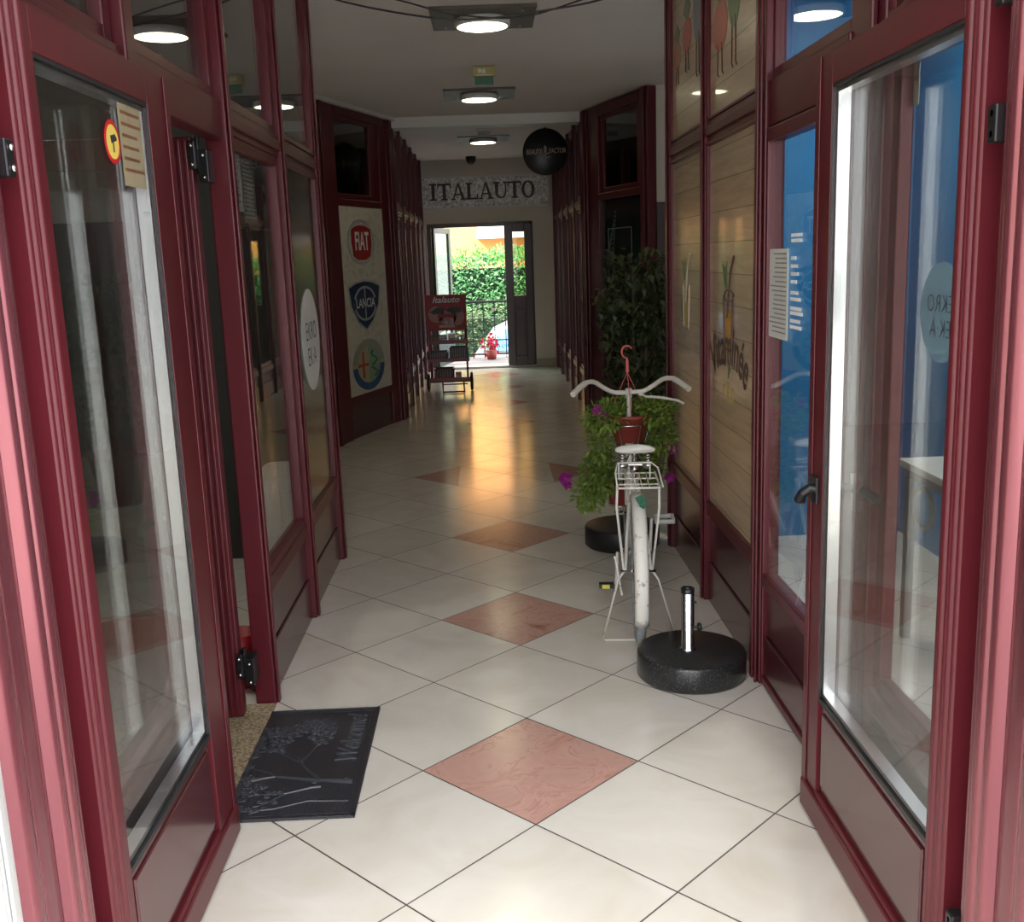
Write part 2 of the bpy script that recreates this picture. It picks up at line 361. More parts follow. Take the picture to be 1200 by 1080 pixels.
FL = Fr((-.865, 0), (-.865, 1), (-1, 0)); FR = Fr((.970, 0), (.970, 1), (1, 0))
module('window_1', FL, 1.72, 2.72, False, False)
module('window_2', FL, 3.685, 4.64, True, True, pd=.034)
module('window_3', FL, 4.64, 5.585, False, True, film=filmm, sash=.03, pd=.022)
module('window_4', FR, 1.72, 2.62, False, False)
module('window_5', FR, 3.72, 4.66, True, True, film=planks, tfilm=planks, base=.45, sash=.018, pd=.022)
module('window_6', FR, 4.66, 5.56, False, True, film=planks, tfilm=planks, base=.45, sash=.018, pd=.022)
# return ends of both shopfronts at the lobby
# transom over left side doorway and its mullion
w = S('window_7')
MB().fbox(FL, 2.69, 2.765, 0, .075, 2.09, CEIL).fbox(FL, 2.72, 3.65, .012, .07, 2.06, 2.19).fbox(FL, 2.72, 3.65, .02, .07, CEIL-.06, CEIL).build('window_frame', maroon, w, .006)
MB().fbox(FL, 2.765, 2.80, .03, .065, 2.19, 2.97).fbox(FL, 3.60, 3.648, .03, .065, 2.19, 2.97).fbox(FL, 2.80, 3.60, .03, .065, 2.19, 2.23).build('sash', maroon, w, .004)
MB().fbox(FL, 2.80, 3.60, .046, .052, 2.23, 2.97).build('transom_pane', clear, w)
MB().fbox(FL, 2.69, 2.765, 0.0, .075, 0, 2.06).build('doorway_post', maroon, w, .006)
# right: transom over the shop door, post between door and fixed window
w = S('window_8')
MB().fbox(FR, 2.62, 2.85, 0.02, .075, 0, CEIL).fbox(FR, 2.66, 2.70, .0, .02, 0, CEIL).fbox(FR, 2.85, 3.68, .012, .07, 2.04, 2.19).fbox(FR, 2.85, 3.68, .02, .07, CEIL-.06, CEIL).build('window_frame', maroon, w, .006)
MB().fbox(FR, 2.85, 2.89, .03, .065, 2.19, 2.97).fbox(FR, 3.63, 3.68, .03, .065, 2.19, 2.97).fbox(FR, 2.89, 3.63, .03, .065, 2.19, 2.23).build('sash', maroon, w, .004)
MB().fbox(FR, 2.89, 3.63, .046, .052, 2.23, 2.97).build('transom_pane', clear, w)
MB().fbox(FR, 3.646, 3.683, .004, .075, 0, CEIL).fbox(FR, 3.655, 3.672, -.010, .0, 0, CEIL).build('double_post', maroon, w, .006)
# angled bays
FA = Fr((-1.40, 9.10), (-.895, 10.677), (-1, .3)); FB = Fr((1.42, 9.14), (.985, 10.68), (1, .3))
dpane = glass('smoky_glass', (.30, .33, .31), 1.2)
def angled(name, F, lo, hi, lowm):
    """tall bay turned towards the entrance; lo and hi are the side edges of the lower and upper panes"""
    w = S(name); Lh = F.L; fr = MB(); H_ = CEIL-.01
    for a, b in ((0, .15), (Lh-.16, Lh)):
        fr.fbox(F, a, b, 0, .09, 0, H_).fbox(F, a+.05, a+.085, -.015, 0, 0, H_)
    fr.fbox(F, .15, lo[0], .012, .08, 0, H_).fbox(F, lo[1], Lh-.16, .012, .08, 0, H_)
    fr.fbox(F, lo[0], lo[1], .01, .08, 2.135, 2.20).fbox(F, lo[0], lo[1], .01, .08, 2.92, H_).fbox(F, lo[0], lo[1], .01, .08, .33, .40)
    fr.build('window_frame', maroon, w, .006)
    sa = MB().fbox(F, lo[0], hi[0], .028, .07, 2.20, 2.92).fbox(F, hi[1], lo[1], .028, .07, 2.20, 2.92).fbox(F, hi[0], hi[1], .028, .07, 2.20, 2.25).fbox(F, hi[0], hi[1], .028, .07, 2.885, 2.92)
    sa.build('sash', maroon, w, .006)
    MB().fbox(F, lo[0], lo[1], .03, .07, 0, .33).build('base_panel', panelm, w, .004)
    MB().fbox(F, hi[0], hi[1], .046, .052, 2.25, 2.885).build('transom_pane', dpane, w)
    MB().fbox(F, lo[0], lo[1], .046, .052, .40, 2.135).build('lower_pane', lowm, w)
    return w
dgreen = mat('dark_green_film', (.006, .018, .014), .12, 0, .5)
angled('window_9', FA, (.36, 1.33), (.37, 1.13), dpane); angled('window_10', FB, (.188, 1.16), (.276, 1.06), dgreen)
tag(MB().fbox(FA, -.02, FA.L+.03, -.03, .1, CEIL-.035, CEIL).build('trim_4', whitem), kind='structure')
# far rows
n = 11
ys = [10.74, 11.60, 12.46, 13.32, 14.18, 15.08]
for side in (-1, 1):
    F = Fr((-.895, 0), (-.895, 1), (-1, 0)) if side < 0 else Fr((.99, 0), (.99, 1), (1, 0))
    for k in range(5):
        module('window_%d' % n, F, ys[k], ys[k+1], k == 0, True, pane=dglass, base=.36, bar0=2.10, bar1=2.20, top=CEIL-.02); n += 1
    MB().fbox(F, 15.08, 15.30, 0.0, .07, 0, CEIL-.02).build('filler', maroon, S('window_%d' % n)); n += 1

# ------------------------------------------------------------------ entrance doors and jambs
def fluted(F, ts, depth, z0, z1, mb):
    """moulding whose plan profile is a run of rounded beads between ts"""
    for a, b, h in ts:
        k = 8; pts = [(a, 0)]
        for i in range(k+1):
            q = i/k; pts.append((a+(b-a)*q, -h*math.sin(PI*q)**.6 if 0 < q < 1 else 0))
        vs = [F.p(t, d, z) for z in (z0, z1) for t, d in pts[1:]]
        m_ = len(pts)-1
        mb.add(vs, [(i, i+1, m_+i+1, m_+i) for i in range(m_-1)], True)
        mb.add([F.p(a, 0, z0), F.p(b, 0, z0), F.p(b, depth, z0), F.p(a, depth, z0), F.p(a, 0, z1), F.p(b, 0, z1), F.p(b, depth, z1), F.p(a, depth, z1)],
               [(0, 1, 5, 4), (1, 2, 6, 5), (2, 3, 7, 6), (3, 0, 4, 7)])
def entrance_leaf(name, x, s, handle):
    F = Fr((x, 0), (x, 1), (s, 0)); w = S(name); T = .058; y0, y1, g0, g1 = (1.84, 2.765, 1.965, 2.60) if s < 0 else (1.84, 2.775, 1.942, 2.662)
    st = MB().fbox(F, g1, y1, 0, T, .10, 2.11).fbox(F, 1.92, g0, 0, T, .10, 2.11).fbox(F, g0, g1, 0, T, 2.03, 2.11)
    st.fbox(F, y1-.03, y1+.004, -.004, 0, .012, 2.112)
    st.build('stiles', maroon, w, .005)
    rb = MB(); fluted(F, [(1.845, 1.862, .006), (1.864, 1.882, .009), (1.884, 1.900, .006), (1.902, 1.919, .009)], T, .02, 2.11, rb); rb.build('ribbed_edge', maroon, w)
    MB().fbox(F, 1.90, y1-.002, -.010, T+.01, .012, .098).fbox(F, g0, g1, -.004, T, .098, .112).build('bottom_rail', maroon, w, .006)
    MB().fbox(F, g0, g1, .010, T-.01, .112, .385).fbox(F, g0+.025, g1-.025, .004, .012, .14, .36).build('kick_panel', panelm, w, .004)
    MB().fbox(F, g0, g1, .002, .014, .385, .397).fbox(F, g0, g1, .002, .010, 2.022, 2.03).fbox(F, g1-.004, g1, .002, .010, .397, 2.022).fbox(F, g0, g0+.004, .002, .010, .397, 2.022).build('gasket', black, w)
    MB().fbox(F, g0, g1, .008, .012, .397, 2.022).fbox(F, g0, g1, T-.012, T-.008, .397, 2.022).build('glass_pane', leafglass, w)
    MB().fbox(F, g1-.012, g1, .013, T-.013, .397, 2.022).fbox(F, g0, g0+.012, .013, T-.013, .397, 2.022).fbox(F, g0+.012, g1-.012, .013, T-.013, .397, .409).fbox(F, g0+.012, g1-.012, .013, T-.013, 2.010, 2.022).build('glazing_spacer', alu, w)
    for z in (1.83, 2.05, .30):
        h = MB().fbox(F, 1.778, 1.808, -.014, .03, z-.032, z+.032); ho = h.build('hinge', blackm, w, .004)
        for dz in (-.017, .017): MB().lathe([(0, -.0), (.006, -.0), (.006, .004), (0, .006)], F.p(1.793, -.014, z+dz)+Vector((-s*0, 0, 0)), 10, 'x').build('screw', chrome, ho)
    for side, d0 in ((-1, 0), (1, T)):
        if side < 0 and not handle: continue
        h = MB(); o = side
        h.fbox(F, 2.685, 2.745, min(d0, d0+o*.010), max(d0, d0+o*.010), .945, 1.02)
        h.tube([F.p(2.70, d0, .985), F.p(2.70, d0+o*.035, .985), F.p(2.68, d0+o*.052, .984), F.p(2.62, d0+o*.058, .982), F.p(2.56, d0+o*.055, .978)] if side > 0 else
               [F.p(2.70, d0, .985), F.p(2.70, d0+o*.022, .99), F.p(2.705, d0+o*.04, .975), F.p(2.72, d0+o*.045, .955), F.p(2.75, d0+o*.03, .945)], .014, 10)
        h.build('handle', blackm, w, .003)
    return w
entrance_leaf('door_1', -.800, -1, False); entrance_leaf('door_2', .878, 1, True)
for nm, x, s in (('trim_5', -.802, -1), ('trim_6', .880, 1)):
    F = Fr((x, 0), (x, 1), (s, 0)); w = S(nm); j = MB()
    prof = [(1.51, 1.575, .022), (1.577, 1.590, .008), (1.592, 1.650, .005), (1.652, 1.700, .022), (1.702, 1.715, .006), (1.717, 1.755, .012), (1.757, 1.775, .003)]
    if s > 0: prof = [(1.455, 1.508, .020)]+prof
    fluted(F, prof, .2, 0, 3.0, j)
    j.build('fluted_jamb', mat('daylit_maroon_jamb', (.21, .060, .075), .26, .65, .3), w)  # maroon paint, made paler and pinker in colour for the sky sheen
    if s < 0: MB().fbox(F, 1.452, 1.506, -.006, .15, 0, 3.0).fbox(F, 1.47, 1.488, -.012, -.006, 0, 3.0).build('pale_post', mat('pale_grey_metal', (.6, .62, .62), .35, .5), w, .004)
MB().box(-.86, .95, 1.45, 1.75, 2.62, 2.98).build('head_beam', maroon, S('trim_7'), .005)

# left side doorway: folded inner door
ld = S('door_3'); F = Fr((-.955, 3.565), (-1.85, 3.50), (.07, -1)); F.N = Vector((.0, -1, 0))
MB().fbox(F, 0, .115, 0, .05, .02, 2.06).fbox(F, .78, .89, 0, .05, .02, 2.06).fbox(F, .115, .78, 0, .05, 1.96, 2.06).fbox(F, .115, .78, 0, .05, .02, .42).build('stiles', maroon, ld, .004)
rb = MB(); fluted(F, [(.004, .018, -.0)], .0, 0, .01, rb)
rb = MB()
for a in (.012, .034, .056, .078): rb.fbox(F, a, a+.012, .05, .060, .03, 2.05)
rb.build('ribs', maroon, ld, .003)
MB().fbox(F, .115, .78, .022, .028, .42, 1.96).build('glass_pane', dglass, ld)
for z in (2.0, .22):
    h = MB().box(-.960, -.938, 3.495, 3.56, z-.045, z+.045).box(-.940, -.905, 3.52, 3.60, z-.085, z+.02).tube([(-.937, 3.53, z-.06), (-.937, 3.53, z+.06)], .009, 8).build('hinge', blackm, ld, .005)
    for dz in (-.03, .03): MB().lathe([(0, 0), (.006, 0), (.006, -.004), (0, -.006)], (-.949, 3.495, z+dz), 10, 'y').build('screw', chrome, h)
    for dz in (-.07, -.0): MB().lathe([(0, 0), (.006, 0), (.006, -.004), (0, -.006)], (-.92, 3.52, z+dz), 10, 'y').build('screw', chrome, h)
MB().box(-1.08, -.98, 3.44, 3.50, 2.09, 2.17).box(-1.02, -.94, 3.40, 3.44, 2.13, 2.165).build('door_closer', blackm, ld, .006)
tag(MB().box(-1.5, -.865, 2.765, 3.64, 0, .012).build('threshold', granite), kind='structure')
# right shop door
rd = S('door_4'); F = FR
MB().fbox(F, 2.86, 2.95, .006, .062, .02, 2.035).fbox(F, 3.622, 3.645, .008, .062, .02, 2.035).fbox(F, 2.95, 3.622, .006, .062, 1.99, 2.035).fbox(F, 2.95, 3.622, .006, .062, .40, .45).fbox(F, 2.95, 3.622, .006, .062, .02, .05).build('door_frame', maroon, rd, .004)
MB().fbox(F, 2.95, 3.615, .022, .055, .215, .40).fbox(F, 2.95, 3.615, .014, .055, .05, .205).build('kick_panel', panelm, rd, .004)
MB().fbox(F, 2.95, 3.622, .016, .022, .45, 1.99).build('glass_pane', clear, rd)
MB().fbox(F, 2.66, 2.71, .004, .02, 1.02, 1.11).build('lock_plate', blackm, rd, .004)
k = MB(); ring(k, .012, .016, F.p(2.68, -.002, .985), (0, 1, 0), (0, 0, 1), (1, 0, 0), -.002, .002, 16)
k.fbox(F, 2.674, 2.686, -.003, .0, .93, .972); k.fbox(F, 2.676, 2.684, -.012, .004, 1.0, 1.03); k.build('key', steel, rd)

# end doorway
ed = S('door_6'); F = Fr((-.86, EY+.05), (.69, EY+.05), (0, 1))
MB().fbox(F, 0, .06, 0, .08, .03, 2.13).fbox(F, .06, 1.55, 0, .08, 2.07, 2.13).fbox(F, 1.49, 1.55, 0, .08, .03, 2.13).build('door_frame', darkwood, ed, .004)
lf = MB().fbox(F, 1.13, 1.25, -.05, .0, .03, 2.10).fbox(F, 1.42, 1.53, -.05, .0, .03, 2.10).fbox(F, 1.25, 1.42, -.05, 0, 1.98, 2.10).fbox(F, 1.25, 1.42, -.05, 0, .90, 1.06).fbox(F, 1.25, 1.42, -.05, 0, .03, .17)
lf.build('door_leaf', darkwood, ed, .006)
MB().fbox(F, 1.25, 1.42, -.03, -.01, .17, .90).fbox(F, 1.275, 1.395, -.04, -.03, .21, .86).build('leaf_panel', darkwood, ed, .006)
MB().fbox(F, 1.25, 1.42, -.028, -.022, 1.06, 1.98).build('leaf_pane', glass('hammered_glass', (.72, .75, .62), .6), ed)
F2 = Fr((-.80, EY+.06), (-.58, EY+.85), (1, 0))
MB().fbox(F2, 0, .08, 0, .045, .04, 2.08).fbox(F2, .70, .80, 0, .045, .04, 2.08).fbox(F2, .08, .70, 0, .045, 2.0, 2.08).fbox(F2, .08, .70, 0, .045, .04, .5).build('open_leaf', mat('dark_green_paint', (.02, .05, .04), .4), ed, .004)
MB().fbox(F2, .08, .70, .02, .026, .5, 2.0).build('open_leaf_pane', glass('green_glass', (.55, .75, .60), 1.0), ed)

# ------------------------------------------------------------------ ceiling fixtures
def ceiling_light(cx, cy, label):
    r = root('ceiling_light', (cx, cy, CEIL), label, 'lamp', 'round ceiling lights on wooden plates along the corridor')
    pl = MB().box(cx-.30, cx+.31, cy-.27, cy+.28, CEIL-.02, CEIL); plo = pl.build('backing_plate', platem, r, .003)
    for a in (-.22, .23):
        for b in (-.2, .2): MB().lathe([(0, 0), (.008, 0), (.008, -.004), (0, -.006)], (cx+a, cy+b, CEIL-.02), 8).build('screw', chrome, plo)
    MB().lathe([(.0, -.02), (.158, -.02), (.165, -.03), (.165, -.058), (.158, -.064), (.148, -.064), (.148, -.05)], (cx, cy, CEIL), 48).build('ring', white, r)
    MB().lathe([(.148, -.062), (.0, -.063)], (cx, cy, CEIL), 48).build('diffuser', lampm, r)
ceiling_light(.030, 6.42, 'round lit ceiling light on a brown plate, with cables sagging under it')
ceiling_light(-.010, 9.30, 'round lit ceiling light just before the white ceiling beam')
ceiling_light(.015, 12.7, 'round lit ceiling light beyond the white beam, nearest the sign board')
yg = mat('yellowed_plastic', (.42, .36, .13), .4); gr = mat('green_plastic', (.05, .16, .10), .4)
def exit_box(x, y, w, h, label, yellow):
    r = root('emergency_light', (x, y, CEIL), label, 'emergency light', 'exit boxes hanging from the ceiling')
    z1 = CEIL-.005
    MB().box(x-w/2, x+w/2, y-.03, y+.03, z1-h*.55, z1).build('housing', yg if yellow else whitem, r, .005)
    MB().box(x-w*.42, x+w*.42, y-.012, y+.012, z1-h, z1-h*.55).build('sign_plate', gr if yellow else mat('grey_green', (.22, .26, .22), .4), r, .003)
    a = MB(); a.prism([(-.012, -.01), (.012, -.01), (.012, .012), (0, .022), (-.012, .012)], (x, y-.03, z1-h*.3), (1, 0, 0), (0, 0, 1), (0, -1, 0), 0, .003)
    a.prism(circ(.016, 12), (x-.03, y-.03, z1-h*.25), (1, 0, 0), (0, 0, 1), (0, -1, 0), 0, .002); a.prism([(-w*.35, -h*.2), (w*.35, -h*.2), (w*.35, -h*.16), (-w*.35, -h*.16)], (x, y-.03, z1-h*.3), (1, 0, 0), (0, 0, 1), (0, -1, 0), 0, .002)
    a.build('pictogram', mat('pale_mark', (.7, .7, .55), .5), r)
exit_box(.035, 8.05, .165, .128, 'yellowed exit box hanging between the first two ceiling lights', True)
exit_box(.025, 11.5, .155, .115, 'small pale exit box hanging just behind the ceiling beam', False)
r = root('security_camera', (-.165, 14.9, CEIL), 'small dark dome security camera under the ceiling above the sign board', 'camera')
MB().lathe([(0, -.02), (.07, -.02), (.07, -.06), (.045, -.10), (.0, -.12)], (-.165, 14.9, CEIL), 20).build('dome', black, r)
MB().lathe([(0, 0), (.075, 0), (.075, -.02), (0, -.02)], (-.165, 14.9, CEIL), 20).build('mount', blackm, r)
def sag(pts, r=.0045):
    # smooth catmull through points
    P = [Vector(p) for p in pts]; P = [P[0]*2-P[1]]+P+[P[-1]*2-P[-2]]; out = []
    for i in range(1, len(P)-2):
        for k in range(8):
            t = k/8; a, b, c, d = P[i-1:i+3]
            out.append(.5*((2*b)+(c-a)*t+(2*a-5*b+4*c-d)*t*t+(3*b-a-3*c+d)*t**3))
    out.append(P[-2]); return out
tag(MB().tube(sag([(-.90, 5.0, 2.93), (-.633, 5, 2.81), (-.23, 5, 2.724), (.024, 5, 2.709), (.319, 5, 2.737), (.594, 5, 2.78), (.975, 5.0, 2.90)]), .0045, 6).build('cable', black), 'thin black cable strung wall to wall, the lower and longer one', 'cable')
tag(MB().tube(sag([(-.90, 5.06, 2.985), (-.60, 5.06, 2.88), (-.342, 5.06, 2.81), (-.112, 5.06, 2.748), (.161, 5.06, 2.722), (.398, 5.06, 2.765), (.975, 5.06, 2.94)]), .004, 6).build('cable', black), 'thin black cable that starts higher on the left shopfront and crosses the other', 'cable')

# ------------------------------------------------------------------ signs
def slab_letter(mb, ch, x, h, w, O, U, V, N, d):
    """serif capitals from polygons; returns advance"""
    st = h*.20; th = h*.085; sf = h*.10
    def R(x0, x1, y0, y1): mb.prism([(x+x0, y0), (x+x1, y0), (x+x1, y1), (x+x0, y1)], O, U, V, N, d, d+.003)
    def Q(*p): mb.prism([(x+a, b) for a, b in p], O, U, V, N, d, d+.003)
    if ch == 'I': R(w/2-st/2, w/2+st/2, 0, h); R(w/2-st*1.05, w/2+st*1.05, 0, sf); R(w/2-st*1.05, w/2+st*1.05, h-sf, h)
    if ch == 'T': R(w/2-st/2, w/2+st/2, 0, h); R(w/2-st, w/2+st, 0, sf); R(0, w, h-sf*1.1, h); Q((0, h), (0, h*.70), (sf*.5, h*.70), (sf*1.1, h)); Q((w, h), (w, h*.70), (w-sf*.5, h*.70), (w-sf*1.1, h))
    if ch == 'A': Q((w*.10, 0), (w*.10+th, 0), (w*.5, h*.86), (w*.44, h)); Q((w*.44, h), (w*.56, h), (w*.94, 0), (w*.94-st, 0)); R(w*.24, w*.70, h*.28, h*.28+th); R(0, w*.30, 0, sf*.8); R(w*.62, w, 0, sf*.8)
    if ch == 'L': R(w*.12, w*.12+st, 0, h); R(0, w*.12+st*1.5, h-sf, h); R(0, w*.95, 0, sf*1.1); Q((w*.95, 0), (w*.95, h*.32), (w*.95-sf*.5, h*.32), (w*.95-sf*1.3, 0))
    if ch == 'U':
        n_ = 10; o = circ(w*.38, n_, w*.5, h*.36, h*.36, PI, 2*PI); i_ = circ(w*.38-th*1.6, n_, w*.53, h*.36, h*.26, PI, 2*PI)
        for k in range(n_-1): Q(o[k], o[k+1], i_[k+1], i_[k])
        R(w*.12, w*.12+st, h*.34, h); R(w*.88-th, w*.88, h*.34, h); R(0, w*.12+st*1.5, h-sf, h); R(w*.68, w, h-sf, h)
    if ch == 'O':
        n_ = 24; o = circ(w*.5, n_, w*.5, h*.5, h*.52); i_ = circ(w*.26, n_, w*.5, h*.5, h*.43)
        for k in range(n_): Q(o[k], o[(k+1) % n_], i_[(k+1) % n_], i_[k])
sx0, sx1, sz0, sz1 = -.885, .915, 2.355, 2.765; sy = EY-.045
r = root('sign_board', (.015, sy, sz0), 'long grey mosaic sign board reading ITALAUTO above the end doorway', 'sign')
def mosaic_mat():
    M = bpy.data.materials.new('mosaic_print'); M.use_nodes = True; N = M.node_tree.nodes; L = M.node_tree.links; b = N['Principled BSDF']
    tc = N.new('ShaderNodeTexCoord'); v = N.new('ShaderNodeTexVoronoi'); v.inputs['Scale'].default_value = 34; v.distance = 'CHEBYCHEV'
    L.new(tc.outputs['Object'], v.inputs['Vector']); s = N.new('ShaderNodeSeparateColor'); L.new(v.outputs['Color'], s.inputs[0])
    c = N.new('ShaderNodeValToRGB'); L.new(s.outputs[0], c.inputs[0]); c.color_ramp.elements[0].color = (.40, .40, .41, 1); c.color_ramp.elements[1].color = (.92, .90, .90, 1)
    L.new(c.outputs[0], b.inputs['Base Color']); b.inputs['Roughness'].default_value = .35; return M
MB().box(sx0, sx1, sy, EY, sz0, sz1).build('board', mosaic_mat(), r)
MB().box(sx0-.012, sx1+.012, sy-.012, EY, sz0-.02, sz0).box(sx0-.012, sx1+.012, sy-.012, EY, sz1, sz1+.02).box(sx0-.02, sx0, sy-.012, EY, sz0-.02, sz1+.02).box(sx1, sx1+.02, sy-.012, EY, sz0-.02, sz1+.02).box(sx1-.16, sx1-.145, sy-.006, sy, sz0, sz1).build('frame', mat('pale_frame', (.70, .70, .68), .4), r, .003)
lt = MB(); xx = 0; O = (-.79, sy-.001, sz0+.10)
for ch, wd in (('I', .13), ('T', .21), ('A', .23), ('L', .20), ('A', .23), ('U', .23), ('T', .21), ('O', .21)):
    slab_letter(lt, ch, xx, .235, wd-.015, O, (1, 0, 0), (0, 0, 1), (0, -1, 0), 0); xx += wd*.925
lt.build('lettering', mat('dark_plum_print', (.045, .022, .03), .4), r)
# round hanging sign
r = root('hanging_sign', (.70, 11.8, 2.755), 'round black sign with gold lettering projecting from the right shopfronts', 'sign')
MB().lathe([(0, -.012), (.245, -.012), (.252, -.006), (.252, .006), (.245, .012), (0, .012)], (.70, 11.8, 2.755), 56, 'y').build('disc', mat('black_disc', (.010, .011, .015), .35), r)
MB().box(.94, .99, 11.79, 11.81, 2.74, 2.77).build('bracket', blackm, r)
MB().tube([(.70, 11.8, 3.0), (.70, 11.8, 3.02)], .006).build('hanger', blackm, r)
gold = mat('gold_print', (.75, .62, .38), .4)
g_ = MB(); add_text(g_, 'BEAUTY', .078, (.575, 11.786, 2.755), (1, 0, 0), UP, (0, -1, 0), 0, .62); add_text(g_, 'FACTOR', .078, (.835, 11.786, 2.762), (1, 0, 0), UP, (0, -1, 0), 0, .62)
g_.tube([(.70, 11.786, 2.82), (.690, 11.786, 2.79), (.695, 11.786, 2.755), (.71, 11.786, 2.73), (.70, 11.786, 2.71), (.69, 11.786, 2.70)], .005, 6)
g_.tube([(.695, 11.786, 2.82), (.712, 11.786, 2.79), (.706, 11.786, 2.755)], .004, 6); g_.tube([(.72, 11.786, 2.745), (.735, 11.786, 2.735), (.75, 11.786, 2.752)], .004, 6)
g_.tube([(.66, 11.786, 2.695), (.675, 11.786, 2.698)], .003, 5); g_.tube([(.70, 11.786, 2.688), (.72, 11.786, 2.692), (.76, 11.786, 2.705)], .003, 5)
g_.build('lettering', gold, r)

# car-make panel in the angled bay
r = root('logo_panel', tuple(FA.p(.8, .0, .4)), 'cream panel with three round car badges standing between maroon posts', 'sign')
# panel sits in front of the pane
MB().fbox(FA, .362, 1.328, .018, .030, .40, 2.133).build('board', speckle_material('cream_print', (.56, .53, .45), (.47, .44, .37), 14, .52, .45), r)
O = FA.p(0, .018, 0); U, V, N = FA.U, UP, -FA.N
tc_ = .805
def panel_mark(name, m_): return name, m_
mk = MB()
for k in range(46):      # faint script background
    u = random.uniform(.40, 1.20); v = random.uniform(.45, 2.08)
    mk.tube([O+U*(u+q*.012)+V*(v+.006*math.sin(q*2.4+k)+q*.003)+N*.0005 for q in range(9)], .0012, 4)
mk.build('faint_script', mat('faint_print', (.40, .37, .30), .5), r)['kind'] = 'stuff'
silver = mat('silver_print', (.42, .42, .42), .35, .3); navy = mat('navy_print', (.012, .025, .07), .4)
def badge(parts, nm):
    b0 = None
    for (n_, mb, mt) in parts:
        b = mb.build(n_, mt, r if b0 is None else b0); b0 = b0 or b
O0, U0, T0 = O.copy(), U.copy(), tc_
def badge_frame(k):
    return O0+U0*T0, U0*k
FZ = 1.815; O, U = badge_frame(1.30); tc_ = 0
b1 = MB(); ring(b1, .205, .238, O, U, V, N, 0, .004, 40, tc_, FZ, .88); ring(b1, .165, .178, O, U, V, N, 0, .0045, 40, tc_, FZ, .93)
b2 = MB(); b2.prism([(tc_-.16, FZ+.12), (tc_-.175, FZ), (tc_-.14, FZ-.13), (tc_-.06, FZ-.165), (tc_+.06, FZ-.165), (tc_+.14, FZ-.13), (tc_+.175, FZ), (tc_+.16, FZ+.12), (tc_+.06, FZ+.15), (tc_-.06, FZ+.15)], O, U, V, N, 0, .005)
b3 = MB(); add_text(b3, 'FIAT', .235, O+U*tc_+V*(FZ+.0), U, V, N, .0065, .52, bold=.004)
badge([('outer_ring', b1, silver), ('red_shield', b2, mat('badge_red', (.30, .010, .010), .35)), ('lettering', b3, white)], 'a')
LZ = 1.245; O, U = badge_frame(1.48)
b1 = MB(); sh = [(-.23, .15), (-.20, -.02), (-.11, -.16), (0, -.24), (.11, -.16), (.20, -.02), (.23, .15), (.12, .19), (0, .205), (-.12, .19)]
b1.prism([(tc_+a, LZ+b) for a, b in sh], O, U, V, N, 0, .003)
b0_ = MB(); b0_.prism([(tc_+a*1.1, LZ+b*1.1) for a, b in sh], O, U, V, N, 0, .002)
b2 = MB(); ring(b2, .15, .172, O, U, V, N, .003, .005, 40, tc_, LZ, .95)
b2.prism([(tc_-.008, LZ-.15), (tc_+.008, LZ-.15), (tc_+.008, LZ+.15), (tc_-.008, LZ+.15)], O, U, V, N, .003, .004)
bb = MB().prism([(tc_-.17, LZ-.045), (tc_+.17, LZ-.045), (tc_+.17, LZ+.045), (tc_-.17, LZ+.045)], O, U, V, N, .004, .0055)
b3 = MB(); add_text(b3, 'LANCIA', .12, O+U*tc_+V*LZ, U, V, N, .0065, .68, bold=.002)
badge([('pale_outline', b0_, silver), ('navy_shield', b1, navy), ('ring', b2, silver), ('band', bb, navy), ('lettering', b3, white)], 'b')
AZ = .665; O, U = badge_frame(1.5)
b1 = MB(); b1.prism(circ(.245, 44, tc_, AZ), O, U, V, N, 0, .003)
blue_arc = MB(); oa = circ(.243, 30, tc_, AZ, None, PI*1.02, PI*1.98); ia = circ(.175, 30, tc_, AZ, None, PI*1.02, PI*1.98)
for k in range(29): blue_arc.prism([oa[k], oa[k+1], ia[k+1], ia[k]], O, U, V, N, .003, .005)
up_arc = MB(); oa = circ(.243, 30, tc_, AZ, None, .1, PI-.1); ia = circ(.178, 30, tc_, AZ, None, .1, PI-.1)
for k in range(29): up_arc.prism([oa[k], oa[k+1], ia[k+1], ia[k]], O, U, V, N, .003, .005)
gh = MB(); gh.prism(circ(.172, 24, tc_, AZ, None, -PI/2, PI/2), O, U, V, N, .003, .004)
cr_ = MB(); cr_.prism([(tc_-.10, AZ-.12), (tc_-.075, AZ-.12), (tc_-.075, AZ+.13), (tc_-.10, AZ+.13)], O, U, V, N, .003, .006).prism([(tc_-.165, AZ-.01), (tc_-.01, AZ-.01), (tc_-.01, AZ+.018), (tc_-.165, AZ+.018)], O, U, V, N, .003, .006)
sn = MB().tube([O+U*(tc_+.08+.045*math.sin(q*1.1))+V*(AZ-.12+q*.022)+N*.006 for q in range(12)], .009, 6)
badge([('disc', b1, mat('pale_gold', (.40, .36, .22), .4)), ('blue_arc', blue_arc, mat('badge_blue', (.015, .07, .20), .4)), ('grey_arc', up_arc, mat('badge_grey', (.30, .30, .26), .4)), ('green_half', gh, mat('pale_green', (.22, .34, .22), .4)), ('red_cross', cr_, mat('cross_red', (.45, .05, .02), .4)), ('serpent', sn, mat('serpent_green', (.01, .14, .06), .4))], 'c')

